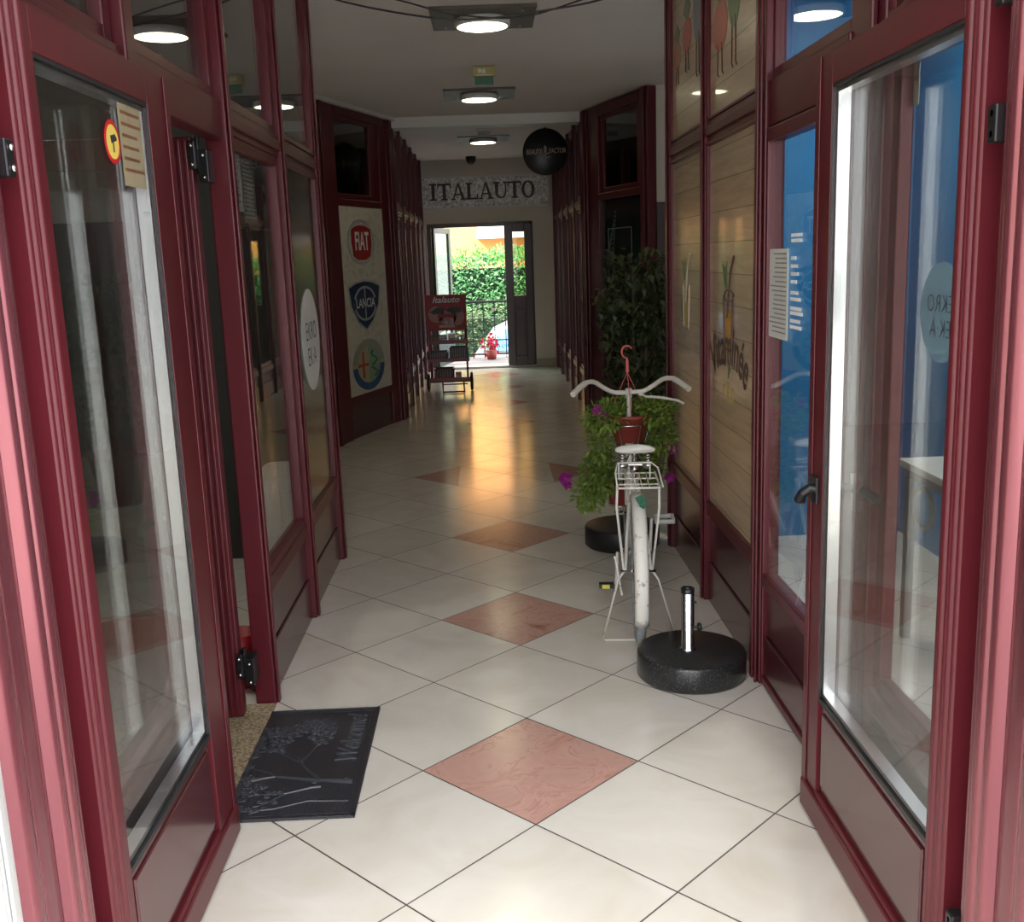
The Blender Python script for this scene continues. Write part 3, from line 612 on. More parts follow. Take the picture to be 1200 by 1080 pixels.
# palm print and thin frame on the right angled bay
r = root('palm_print', tuple(FB.p(.7, .046, .5)), 'pale palm leaf and thin frame printed on the dark green right window', 'window print')
O = FB.p(0, .046, 0); U, V, N = FB.U, UP, -FB.N
for (cu, cv, sc_, a0) in ((1.0, 1.5, .55, 2.0), (.35, .9, .75, 1.9), (.55, .75, .6, 1.3)):
    pm = MB()
    for k in range(13):
        t = k/12; px, py = cu+sc_*.75*t*math.cos(a0), cv+sc_*t*math.sin(a0)
        for sgn in (-1, 1):
            a = a0+sgn*(1.0-.45*t); l = .22*sc_*(1.2-t)
            pm.prism([(px, py), (px+l*.5*math.cos(a)+.008, py+l*.5*math.sin(a)), (px+l*math.cos(a+.2*sgn*-1), py+l*math.sin(a+.2*sgn*-1)), (px+l*.5*math.cos(a)-.006, py+l*.5*math.sin(a)-.008)], O, U, V, N, 0, .002)
    pm.build('palm_leaf', mat('palm_green', (.10, .15, .12), .4), r)
ln = MB()
for a, b, c, d in ((.45, .456, .62, 1.86), (1.0, 1.006, .62, 1.86), (.45, 1.0, 1.855, 1.86), (.45, 1.0, .62, .625)):
    ln.fbox(FB, a, b+.004, .043, .046, c, d+.003)
ln.build('thin_frame', mat('pale_line', (.20, .23, .22), .4), r)

# disc sticker and reflected disc
def lettered_disc(x, y, z, rr, s, label, faint, mirror):
    O = (x, y, z); U = Vector((0, -s, 0)) if s > 0 else Vector((0, 1, 0)); N = Vector((-s, 0, 0))
    r = root('sticker_or_reflection', O, label, 'sticker')
    mb = MB().prism(circ(rr, 48), O, U, UP, N, 0, .0015); mb.build('disc', faint, r)
    t = MB(); U2 = -U if mirror else U; k = rr/.25
    add_text(t, 'ÉKRO', .13*k, Vector(O)+UP*.04*k+U2*.015*k, U2, UP, N, .003, .9, bold=-.001); add_text(t, 'EK·A', .13*k, Vector(O)-UP*.085*k, U2, UP, N, .003, .9, bold=-.001)
    t.build('lettering', ink, r)
lettered_disc(-.8855, 5.105, 1.268, .248, -1, 'white round lettered sticker on the dark olive shop window, left side', white, False)
lettered_disc(1.0155, 2.29, 1.48, .112, 1, 'pale round disc standing for the reflected left sticker, seen through the right glass door', mat('reflected_disc_blue', (.22, .40, .55), .5), True)  # mirrored disc added in place of the left sticker's reflection

# drawings on the plank panels
xp = FR.A.x+.0215; O = Vector((xp, 0, 0)); U = Vector((0, -1, 0)); N = Vector((-1, 0, 0))
def wp(y, z): return (-y, z)
def dr(name, polys, m_, parent, d=.0015):
    mb = MB()
    for p in polys: mb.prism([wp(*q) for q in p], O, U, UP, N, 0, d)
    return mb.build(name, m_, parent)
leafg = mat('print_green', (.10, .17, .06), .4); oran = mat('print_orange', (.50, .27, .05), .4); brn = mat('print_brown', (.07, .035, .03), .4)
yel = mat('print_pale_yellow', (.46, .34, .12), .4); redf = mat('print_red', (.42, .07, .045), .4); pale = mat('print_pale', (.50, .42, .30), .4); orf = mat('print_brick', (.38, .15, .07), .4)
def glass_drawing(cy, cz, k, parent, full):
    dr('juice', [[(cy+.07*k, cz+.04*k), (cy-.07*k, cz+.04*k), (cy-.055*k, cz-.10*k), (cy+.055*k, cz-.10*k)]], oran if full else yel, parent)
    mb = MB()
    for a, b in (((cy+.085*k, cz+.11*k), (cy+.06*k, cz-.11*k)), ((cy-.085*k, cz+.11*k), (cy-.06*k, cz-.11*k)), ((cy+.06*k, cz-.11*k), (cy-.06*k, cz-.11*k)), ((cy+.02*k, cz+.02*k), (cy-.03*k, cz+.20*k)), ((cy-.03*k, cz+.20*k), (cy-.09*k, cz+.27*k))):
        mb.tube([(xp-.001, *a), (xp-.001, *b)], .006*k, 5)
    ring(mb, .075*k, .092*k, O, U, UP, N, 0, .002, 24, -cy, cz+.11*k, .28)
    mb.build('outline', brn if full else pale, parent)
    dr('mint_leaf', [[(cy+.03*k, cz+.13*k), (cy+.08*k, cz+.16*k), (cy+.12*k, cz+.24*k), (cy+.07*k, cz+.22*k), (cy+.03*k, cz+.25*k)]], leafg, parent, .002)
r = root('juice_print', (xp, 4.24, 1.35), 'drawing of a glass of orange juice above brown lettering on the plank panel', 'window print')
glass_drawing(4.24, 1.335, 1.0, r, True)
lt = MB(); word = 'Vitaminée'
vs_all = []
vs, fs = txt(word, .185, bold=.003)
Rr = .62
pts = []
for x, y, z in vs:
    a = x*.92/Rr; rad = Rr+y*1.25
    pts.append(Vector((xp-.002, 4.235-rad*math.sin(a), 1.235-Rr+rad*math.cos(a))))
lt.add(pts, fs); lt.build('lettering', brn, r)
dr('small_glass', [[(4.27, 1.09), (4.21, 1.09), (4.215, 1.0), (4.265, 1.0)], [(4.33, 1.07), (4.29, 1.07), (4.295, 1.01), (4.325, 1.01)], [(4.19, 1.07), (4.15, 1.07), (4.155, 1.01), (4.185, 1.01)]], yel, r)
dr('small_leaf', [[(4.25, 1.10), (4.21, 1.14), (4.235, 1.19)]], leafg, r)
r = root('juice_print', (xp, 5.17, 1.35), 'faded pale drawing of a drinking glass on the far plank panel', 'window print')
glass_drawing(5.15, 1.36, .95, r, False)
dr('green_leaf', [[(5.28, 1.30), (5.25, 1.30), (5.235, 1.38), (5.26, 1.42), (5.29, 1.36)]], leafg, r, .002)
lt = MB(); add_text(lt, 'Vitaminée', .11, (xp-.002, 5.13, 1.16), U, UP, N, 0, .8); lt.build('lettering', pale, r)
def fruit_people(name, y, z, k, m_, label, tall=False):
    r = root(name, (xp, y, z), label, 'window print', 'walking fruit drawings on the upper plank panels')
    hh = 1.9 if tall else 1.0
    dr('body', [[(y+a*.115*k, z+b*.085*k*hh) for a, b in circ(1, 16)]], m_, r)
    mb = MB()
    for q in (-.03, .03): mb.tube([(xp-.001, y+q*k, z-.06*k*hh), (xp-.001, y+q*1.2*k, z-.16*k*hh), (xp-.001, y+q*1.2*k-.02*k, z-.17*k*hh)], .003, 5)
    mb.build('legs', brn, r)
    dr('top_leaf', [[(y, z+.07*k*hh), (y+.10*k, z+.12*k*hh), (y+.01*k, z+.19*k*hh), (y-.09*k, z+.13*k*hh)]], leafg, r, .002)
fruit_people('fruit_drawing', 4.42, 2.53, 1.15, redf, 'red tomato figure walking, printed on the nearer upper plank panel')
fruit_people('fruit_drawing', 4.18, 2.62, .9, leafg, 'tall green vegetable figure printed beside the red tomato figure', True)
fruit_people('fruit_drawing', 3.93, 2.72, .9, redf, 'red fruit figure beside the second maroon post from the blue shop door')
fruit_people('fruit_drawing', 5.37, 2.58, .8, orf, 'small brick-coloured root figure on the far upper plank panel')
fruit_people('fruit_drawing', 5.12, 2.63, .95, redf, 'red pepper figure in the middle of the far upper plank panel')
fruit_people('fruit_drawing', 4.87, 2.70, .9, mat('print_blue', (.10, .12, .17), .4), 'dark blue grey figure beside the post between the plank panels', True)

# papers
def sheet(name, F, t0, t1, d, z0, z1, label, cat, rows=12, m_=None, facing=-1, headcol=None):
    r = root(name, tuple(F.p((t0+t1)/2, d, z0)), label, cat)
    MB().fbox(F, t0, t1, d, d+.0012, z0, z1).build('sheet', m_ or paper, r)
    mb = MB(); d2 = d-.0008 if facing < 0 else d+.0012
    for k in range(rows):
        z = z1-(k+1.2)*(z1-z0)/(rows+1.5); e = random.uniform(.6, .92)*(t1-t0)
        mb.fbox(F, t0+.08*(t1-t0), t0+.06*(t1-t0)+e, d2, d2+.0008, z, z+.28*(z1-z0)/(rows+1.5))
    mb.build('text_lines', headcol or greyink, r)
    return r
LF = Fr((-.800, 0), (-.800, 1), (-1, 0))
sheet('poster', LF, 2.425, 2.575, .0135, 1.828, 2.018, 'small colourful cream poster in the top corner of the left glass door', 'poster', 6, mat('poster_cream', (.62, .52, .34), .6), -1, mat('poster_brown', (.35, .16, .08), .6))
r = root('warning_sticker', (-.806, 2.35, 1.915), 'round red and yellow sticker with a black surveillance camera symbol', 'sticker')
O = (-.8075, 2.35, 1.915); U = (0, 1, 0); N = (1, 0, 0); a = MB(); a.prism(circ(.047, 32), O, U, UP, N, 0, .001); a.build('red_disc', mat('sticker_red', (.55, .01, .02), .5), r)
a = MB(); a.prism(circ(.037, 32), O, U, UP, N, .001, .0015); a.build('yellow_disc', mat('sticker_yellow', (.8, .62, .12), .5), r)
a = MB(); a.prism([(-.014, .012), (.016, .018), (.02, .004), (-.01, -.004)], O, U, UP, N, .0015, .002).prism([(-.002, 0), (.005, 0), (.005, -.022), (-.002, -.022)], O, U, UP, N, .0015, .002).prism([(.016, .014), (.024, .012), (.023, .004), (.018, .004)], O, U, UP, N, .0015, .002); a.build('camera_symbol', ink, r)
FLi = FL
sheet('notice', FL, 3.86, 4.05, .056, 1.84, 2.05, 'pale notice behind the left shop window, beside the grey price list', 'notice', 7)
sheet('price_list', FL, 4.06, 4.28, .056, 1.80, 2.05, 'dark grey price list with a white border behind the left shop window', 'notice', 14, mat('grey_sheet', (.20, .20, .18), .6), -1, paper)
r = root('banner', (-.99, 4.2, 1.8), 'narrow white strip hanging behind the left shop window under the price list', 'banner')
MB().box(-.992, -.988, 4.13, 4.24, .95, 1.80).build('strip', white, r)
MB().box(-.995, -.925, 4.12, 4.25, 1.795, 1.81).build('rod', blackm, r)
MB().box(-1.0, -.925, 4.55, 4.61, 1.79, 1.81).box(-.995, -.985, 4.25, 4.58, 1.797, 1.806).build('arm', blackm, r)
sheet('notice', Fr((-.955, 3.512), (-1.85, 3.45), (0, 1)), .13, .20, 0, 1.70, 2.0, 'white paper on the open maroon door behind the granite threshold', 'notice', 9)
sheet('notice', FR, 3.38, 3.60, .0135, 1.33, 1.63, 'white printed notice on the glass of the blue shop door', 'notice', 18)
r = root('opening_hours', (.999, 3.31, 1.4), 'white lettering blocks stuck on the glass beside the printed notice', 'sticker')
for rows_ in (((1.672, .11), (1.655, .11)), ((1.60, .05), (1.575, .06), (1.55, .08), (1.525, .06)), ((1.49, .08), (1.47, .10), (1.44, .12), (1.425, .12), (1.40, .10), (1.38, .12))):
    mb = MB()
    for z, w_ in rows_:
        t = 3.35
        while t > 3.35-w_:
            q = random.uniform(.006, .014); mb.fbox(FR, t-q, t, .0140, .0155, z-.006, z+.005); t -= q+.003
    mb.build('letter_rows', white, r)

sheet('notice', FR, 2.50, 2.585, .060, 1.955, 2.06, 'small pale paper high on the fixed pane of the blue shop', 'notice', 1, mat('pale_paper', (.55, .58, .54), .7))

# ------------------------------------------------------------------ inside the shops
r = root('table', (1.95, 3.8, 0), 'white topped table with a dark metal frame in the blue shop', 'table')
MB().box(1.665, 2.28, 3.30, 4.10, .735, .765).build('table_top', mat('table_white', (.62, .62, .58), .4), r, .004)
MB().box(1.69, 2.26, 3.33, 4.08, .69, .735).build('apron', mat('table_frame', (.10, .10, .10), .4, .5), r)
for x, y in ((1.705, 4.06), (2.24, 4.06), (1.705, 3.35), (2.24, 3.35)): MB().box(x-.018, x+.018, y-.018, y+.018, 0, .69).build('leg', MATS['table_frame'], r, .003)
k = MB(); ring(k, .075, .088, (1.705, 3.93, .59), (0, 1, 0), UP, (1, 0, 0), -.008, .008, 32); k.build('ring', MATS['table_frame'], r)
r = root('bucket', (-1.04, 3.86, 0), 'red bucket standing on the floor just inside the left doorway', 'bucket')
MB().lathe([(0, 0), (.055, 0), (.075, .22), (.068, .22), (.05, .02), (0, .02)], (-1.04, 3.86, .0), 24).build('body', redp, r)
r = root('covered_table', (-1.10, 5.2, 0), 'small table under a white cloth, seen low through the left shop window', 'table')
cl = MB(); n_ = 40; hx, hy = .12, .22
tp = [(-1.10+hx*max(-1, min(1, 1.3*math.cos(2*PI*i/n_))), 5.2+hy*max(-1, min(1, 1.3*math.sin(2*PI*i/n_)))) for i in range(n_)]
bt = [(-1.10+(p[0]+1.10)*(1.04+.05*math.sin(i*1.7)), 5.2+(p[1]-5.2)*(1.04+.05*math.sin(i*1.7))) for i, p in enumerate(tp)]
cl.add([(p[0], p[1], .60) for p in tp]+[(p[0], p[1], .12) for p in bt], [tuple(range(n_))]+[(i, (i+1) % n_, n_+(i+1) % n_, n_+i) for i in range(n_)]); cl.build('cloth', white, r)
for x, y in ((-1.19, 5.03), (-1.01, 5.03), (-1.19, 5.37), (-1.01, 5.37)): MB().box(x-.02, x+.02, y-.02, y+.02, 0, .595).build('leg', black, r)
# added fill light that brightens the blue shop, without a fixture
lg = bpy.data.lights.new('shop_fill', 'AREA'); lg.energy = 12; lg.size = .5; lg.color = (1, .95, .85)
lo = bpy.data.objects.new('shop_fill', lg); COL.objects.link(lo); lo.location = (1.75, 4.4, 2.93)

lg2 = bpy.data.lights.new('left_shop_fill', 'AREA'); lg2.energy = 4; lg2.size = .4; lg2.color = (1, .95, .85)  # added fill light for the white cloth in the left shop, no fixture
lo2 = bpy.data.objects.new('left_shop_fill', lg2); COL.objects.link(lo2); lo2.location = (-2.0, 4.2, 2.95)

# ------------------------------------------------------------------ doormat
r = root('doormat', (-.68, 3.19, 0), 'black rubber welcome mat with a raised tree on the tiled floor', 'doormat')
mx0, mx1, my0, my1 = -.905, -.463, 2.815, 3.572
rubber = mat('mat_rubber', (.024, .025, .031), .33, 0, 0, .5, 250)
MB().box(mx0, mx1, my0, my1, .0005, .007).build('base', rubber, r, .003)
MB().box(mx0, mx1, my0, my0+.012, .007, .011).box(mx0, mx1, my1-.012, my1, .007, .011).box(mx0, mx0+.012, my0, my1, .007, .011).box(mx1-.012, mx1, my0, my1, .007, .011).box(mx0+.02, mx1-.02, my0+.02, my0+.026, .007, .0095).box(mx0+.02, mx1-.02, my1-.026, my1-.02, .007, .0095).box(mx1-.026, mx1-.02, my0+.02, my1-.02, .007, .0095).build('border', rubber, r, .002)
tr = MB(); rnd = random.Random(3)
def branch(p, a, l, w_, dep):
    q = [p]; aa = a
    for k in range(4):
        aa += rnd.uniform(-.25, .25); p = (p[0]+math.cos(aa)*l/4, p[1]+math.sin(aa)*l/4)
        p = (max(mx0+.03, min(mx1-.03, p[0])), max(my0+.035, min(my1-.03, p[1])))
        if p[1] > 3.13: p = (min(p[0], -.625), p[1])
        q.append(p)
    tr.tube([(x, y, .0072) for x, y in q], [w_*(1-.12*k) for k in range(5)], 6)
    if dep > 0:
        for s_ in (-1, 1, rnd.choice((-1, 1))*.4):
            branch(p, aa+s_*rnd.uniform(.4, .75), l*.74, w_*.6, dep-1)
    if dep <= 2:
        for k in range(3):
            t = q[rnd.randint(1, 4)]; c = (t[0]+rnd.uniform(-.02, .02), t[1]+rnd.uniform(-.02, .02))
            if mx0+.03 < c[0] < (-.61 if c[1] > 3.11 else mx1-.03) and my0+.03 < c[1] < my1-.03:
                tr.tube([(c[0]+.010*math.cos(j*PI/4), c[1]+.008*math.sin(j*PI/4), .0082) for j in range(8)], .0034, 5, True)
branch((mx1-.03, 3.02), PI-.05, .12, .013, 0); branch((mx1-.14, 3.03), PI-1.0, .16, .010, 4); branch((mx1-.14, 3.03), PI-.45, .16, .010, 4); branch((mx1-.13, 3.0), PI+.2, .12, .008, 3)
tr.tube([(mx1-.03, my0+.09, .0075), (-.62, my0+.10, .0075), (-.72, my0+.06, .0075), (-.84, my0+.05, .0075)], .004, 6)
tr.build('tree_relief', mat('mat_relief_lit', (.042, .044, .052), .3), r)  # same rubber, colour lightened for the light the raised tree catches
t = MB(); vs, fs = txt('Welcome!', .10, ext=.0022, shear=.3, bold=.0005); O = Vector((-.535, 3.335, .0078))
t.add([O+Vector((0, 1, 0))*x*.85+Vector((-1, 0, 0))*y+UP*z for x, y, z in vs], fs)
t.build('lettering', mat('mat_letter', (.06, .064, .075), .3), r)

# ------------------------------------------------------------------ parasol bases
def parasol_base(x, y, rad, h, label, pole):
    r = root('parasol_base', (x, y, 0), label, 'parasol base')
    m_ = blackgranite if pole else black
    MB().lathe([(0, .0), (rad-.01, .0), (rad, .01), (rad, h-.012), (rad-.004, h-.004), (rad-.014, h), (.0, h)], (x, y, 0), 72).build('base', m_, r)
    if pole:
        px = x-.015; py = y-.005
        MB().lathe([(.0, h), (.034, h), (.034, h+.004), (.0255, h+.008), (.0255, h+.235), (.022, h+.238), (.022, h+.20), (0, h+.20)], (px, py, 0), 32).build('tube', steel, r)
        MB().lathe([(.0265, h+.232), (.0265, h+.250), (.021, h+.252), (.021, h+.232)], (px, py, 0), 32).build('collar', blackm, r)
        kn = MB().tube([(px+.02, py, h+.09), (px+.04, py-.004, h+.09)], .005, 8); kn.lathe([(0, 0), (.014, 0), (.018, .006), (.014, .014), (0, .016)], (px+.038, py-.004, h+.09), 14, 'x'); kn.build('knob', black, r); MB().tube([(px+.02, py, h+.19), (px+.034, py, h+.19)], .006, 8).build('screw', black, r)
parasol_base(.742, 3.775, .212, .105, 'black granite parasol base with a short steel tube', True)
parasol_base(.712, 5.635, .212, .12, 'plain black round base standing behind the bicycle', False)

# ------------------------------------------------------------------ bicycle (local frame: rear contact at origin, forward +y)
bk = root('bicycle', (.590, 4.150, 0), 'old white bicycle seen from behind, parked beside the plank panels', 'bicycle', local=True)
bk.rotation_euler = (0, math.radians(0.0), -math.radians(5.5))
def circle3(cx, cy, cz, R, n=40, a0=0, a1=2*PI, full=True):
    k = n if full else n+1
    return [(cx, cy+R*math.cos(a0+(a1-a0)*i/n), cz+R*math.sin(a0+(a1-a0)*i/n)) for i in range(k)]
def wheel(y):
    R = .310
    t = MB().tube(circle3(0, y, R, R-.019, 56), .019, 10, True).build('tyre', mat('tyre_grey', (.33, .36, .38), .7, 0, 0, 0, 1, .25, 40), bk)
    rm = MB(); rm.tube(circle3(0, y, R, R-.042, 56), .010, 6, True); rm.build('rim', steel, t)
    sp = MB()
    for k in range(28):
        a = 2*PI*k/28; a2 = a+.35*(1 if k % 2 else -1); s_ = .022 if (k//2) % 2 else -.022
        sp.tube([(s_, y+.018*math.cos(a2), R+.018*math.sin(a2)), (0, y+(R-.045)*math.cos(a), R+(R-.045)*math.sin(a))], .0012, 4)
    sp.build('spokes', steel, t)
    MB().lathe([(0, -.075), (.007, -.075), (.007, -.03), (.020, -.03), (.020, -.024), (.012, -.02), (.012, .02), (.020, .024), (.020, .03), (.007, .03), (.007, .075), (0, .075)], (0, y, R), 16, 'x').build('hub', steel, t)
wheel(0.0); wheel(1.01)
fr = MB()
fr.tube([(0, .42, .27), (0, .25, .70)], .014, 10); fr.tube([(0, .79, .66), (0, .70, .50), (0, .42, .29)], .017, 10); fr.tube([(0, .79, .60), (0, .68, .42), (0, .42, .27)], .012, 8)
fr.tube([(0, .82, .56), (0, .765, .76)], .019, 10)
for s_ in (-1, 1):
    fr.tube([(s_*.055, 0, .31), (s_*.045, .2, .28), (s_*.03, .42, .27)], .009, 8); fr.tube([(s_*.055, 0, .31), (s_*.04, .12, .45), (s_*.015, .285, .62)], .008, 8)
fr.build('frame', worn, bk)
fk = MB()
for s_ in (-1, 1): fk.tube([(s_*.052, 1.02, .31), (s_*.045, .92, .42), (s_*.035, .83, .60)], .009, 8)
fk.tube([(-.035, .83, .60), (.035, .83, .60)], .011, 8); fk.build('fork', worn, bk)
hb = MB().tube([(0, .765, .76), (0, .755, .955)], .012, 10).tube([(0, .755, .93), (0, .80, .955)], .012, 8).tube([(0, .80, .94), (0, .80, .985)], .017, 10)
hb.build('stem', worn, bk)
pts = [(.262, .555, 1.000), (.235, .60, 1.020), (.205, .665, 1.035), (.165, .73, 1.028), (.12, .785, .993), (.075, .80, .968), (.03, .80, .965)]
hbar = MB().tube(sag([(-a, b, c) for a, b, c in pts]+[(a, b, c+.045*a) for a, b, c in pts[::-1]]), .0115, 12).build('handlebar', worn, bk)
for s_ in (-1, 1):
    MB().tube([(s_*.268, .545, .996+(.012 if s_ > 0 else 0)), (s_*.235, .60, 1.020+(.011 if s_ > 0 else 0)), (s_*.21, .655, 1.033+(.009 if s_ > 0 else 0))], .0145, 12).build('grip', mat('old_white_grip', (.62, .60, .52), .5), bk)
MB().tube([(.05, .80, .955), (.09, .775, .945), (.15, .72, .948), (.225, .64, .942), (.25, .62, .930)], .0065, 8).tube([(.06, .80, .955), (.085, .79, .975)], .007, 8).build('brake_lever', worn, bk)
# saddle
sd = MB(); P = [(-.15, .115, 0), (-.10, .118, .004), (-.04, .105, .006), (.03, .06, .002), (.09, .028, 0), (.16, .02, -.008)]
rows = []
for (yy, hw, dz) in P:
    rows.append([(hw*math.cos(a)*1.0, .28+yy, .815+dz+ .022*math.sin(a)) if math.sin(a) >= 0 else (hw*math.cos(a), .28+yy, .812+dz+.012*math.sin(a)) for a in [2*PI*i/16 for i in range(16)]])
vs = [q for rr in rows for q in rr]; k_ = 16
fs = [(i*k_+j, i*k_+(j+1) % k_, (i+1)*k_+(j+1) % k_, (i+1)*k_+j) for i in range(len(rows)-1) for j in range(k_)]+[tuple(range(16)), tuple(range((len(rows)-1)*16, len(rows)*16))]
sd.add([(a*.74, .165+(b-.165)*.85, c-.015-.17*(b-.165)) for a, b, c in vs], fs, True)
so_ = sd.build('saddle', mat('saddle_cream', (.66, .65, .60), .5), bk)
sp = MB()
for s_ in (-1, 1):
    sp.tube([(s_*(.055+.015*math.cos(k*PI/3)), .17+.015*math.sin(k*PI/3), .735+.058*k/30) for k in range(31)], .003, 5)
    sp.tube([(s_*.055, .17, .735), (s_*.03, .28, .74), (0, .40, .785)], .004, 6)
    sp.lathe([(0, 0), (.020, 0), (.027, .012), (.027, .02), (0, .02)], (s_*.055, .17, .72), 14)
sp.tube([(-.055, .17, .735), (.055, .17, .735)], .007, 8); sp.build('springs', steel, so_)
MB().tube([(0, .25, .66), (0, .232, .80)], .011, 10).lathe([(0, -.018), (.019, -.018), (.019, .018), (0, .018)], (0, .252, .70), 12).build('seat_post', steel, bk)
# mudguards
def guard(y, a0, a1, name, w_=.029):
    R = .338; vs, fs = [], []; n_ = 30
    for i in range(n_+1):
        a = a0+(a1-a0)*i/n_
        for q in range(7):
            b = -1+2*q/6; rr = R-.014*b*b
            vs.append((w_*b, y+rr*math.cos(a), .31+rr*math.sin(a)))
    for i in range(n_): fs += [(i*7+q, i*7+q+1, (i+1)*7+q+1, (i+1)*7+q) for q in range(6)]
    mb = MB().add(vs, fs, True); o = mb.build(name, worn, bk)
    md = o.modifiers.new('thick', 'SOLIDIFY'); md.thickness = .002
    return o
rg = guard(0, math.radians(205), math.radians(25), 'mudguard'); guard(1.02, math.radians(160), math.radians(20), 'mudguard')
gl = MB().leaf(Vector((.0, -.135, .633)), Vector((0.2, .1, .5)), Vector((0, -1, .4)), .045, .05); gl.leaf(Vector((.0, -.14, .628)), Vector((.8, .0, .1)), Vector((0, -1, .4)), .035, .03); gl.build('leaf_mark', mat('leaf_sticker', (.01, .10, .05), .5), rg)
# rack
rk = MB(); z = .70
rk.tube([(-.085, .17, z), (-.085, -.13, z), (.085, -.13, z), (.085, .17, z)], .0045, 8)
for x in (-.045, -.015, .015, .045): rk.tube([(x, .17, z), (x, -.13, z)], .0028, 6)
for yy in (.16, .05, -.06): rk.tube([(-.085, yy, z), (.085, yy, z)], .003, 6)
rk.tube([(-.085, -.12, z), (-.092, -.10, z+.055), (-.08, .02, z+.075), (.06, .02, z+.075), (.085, -.02, z+.06), (.098, -.13, z+.004)], .0035, 6)
rk.tube([(.055, .02, z+.075), (.055, .03, z)], .003, 6); rk.tube([(-.075, .02, z+.075), (-.075, .03, z)], .003, 6)
for s_ in (-1, 1): rk.tube([(s_*.085, -.08, z), (s_*.088, -.05, .60), (s_*.065, 0, .36), (s_*.06, 0, .31)], .0055, 8)
rk.build('rack', worn, bk)
# chain guard, cranks, pedals
MB().box(.035, .045, .02, .50, .24, .34).build('chain_guard', worn, bk, .01)
MB().lathe([(0, -.06), (.018, -.06), (.018, .06), (0, .06)], (0, .42, .27), 14, 'x').build('bottom_bracket', steel, bk)
MB().tube([(-.075, .42, .27), (-.085, .40, .11)], .008, 8).build('crank', worn, bk); MB().tube([(.075, .42, .27), (.085, .45, .42)], .008, 8).build('crank', worn, bk)
pd = MB().tube([(-.085, .40, .115), (-.165, .40, .115)], .005, 6).box(-.165, -.10, .38, .392, .105, .125).box(-.165, -.10, .408, .42, .105, .125).box(-.102, -.095, .38, .42, .104, .126).build('pedal', black, bk)
MB().box(-.150, -.115, .376, .380, .106, .124).build('reflector', mat('yellow_reflector', (.75, .72, .10), .3), pd)
MB().box(.095, .190, .40, .425, .405, .425).box(.095, .190, .465, .49, .415, .435).box(.095, .105, .40, .49, .408, .432).box(.175, .19, .40, .49, .408, .432).build('pedal', mat('pale_pedal', (.5, .5, .48), .5), bk, .006)
# stand
MB().tube([(-.06, 0.0, .31), (-.085, 0, .27), (-.155, -.01, .012), (-.145, -.01, .005), (.145, -.01, .005), (.155, -.01, .012), (.085, 0, .27), (.06, 0, .31)], .0045, 8).build('stand', worn, bk)
MB().tube([(-.07, .01, .20), (-.095, .02, .36), (-.10, .02, .37)], .005, 6).build('stand_lever', worn, bk)
# wire holders for the two pots on the front
for (cx, cy, cz, rr) in ((0, .80, .815, .105), (-.045, .90, .48, .082)):
    wh = MB(); wh.tube([(cx+rr*math.cos(a), cy+rr*math.sin(a), cz) for a in [2*PI*i/24 for i in range(24)]], .0025, 5, True)
    for k in range(6):
        a = 2*PI*k/6; wh.tube([(cx+rr*math.cos(a), cy+rr*math.sin(a), cz), (cx+rr*.72*math.cos(a), cy+rr*.72*math.sin(a), cz-.10)], .002, 5)
    wh.tube([(cx+rr*.72*math.cos(a), cy+rr*.72*math.sin(a), cz-.10) for a in [2*PI*i/24 for i in range(24)]], .002, 5, True)
    wh.build('pot_holder', steel, bk)

# ------------------------------------------------------------------ petunias
terra = mat('terracotta_plastic', (.30, .045, .035), .5); purple = leaf_material('petunia_flower', (.22, .01, .16), (.30, .02, .22), .5, .3)
pinkp = mat('pink_hanger', (.62, .13, .13), .45)
def flower(c, rr, mb, d=None):
    d = (d or Vector((rnd.uniform(-.4, .4), -1, rnd.uniform(-.2, .5)))).normalized(); a = d.cross(UP).normalized(); b = a.cross(d)
    n_ = 20; rim = []
    for i in range(n_):
        t = 2*PI*i/n_; q = rr*(1+.10*math.cos(5*t)); rim.append(c+(a*math.cos(t)+b*math.sin(t))*q+d*(.008*math.cos(5*t)))
    mid = [c+(a*math.cos(2*PI*i/n_)+b*math.sin(2*PI*i/n_))*rr*.3-d*rr*.35 for i in range(n_)]
    mb.add([*rim, *mid, c-d*rr*.9], [(i, (i+1) % n_, n_+(i+1) % n_, n_+i) for i in range(n_)]+[(n_+i, n_+(i+1) % n_, 2*n_) for i in range(n_)], True)
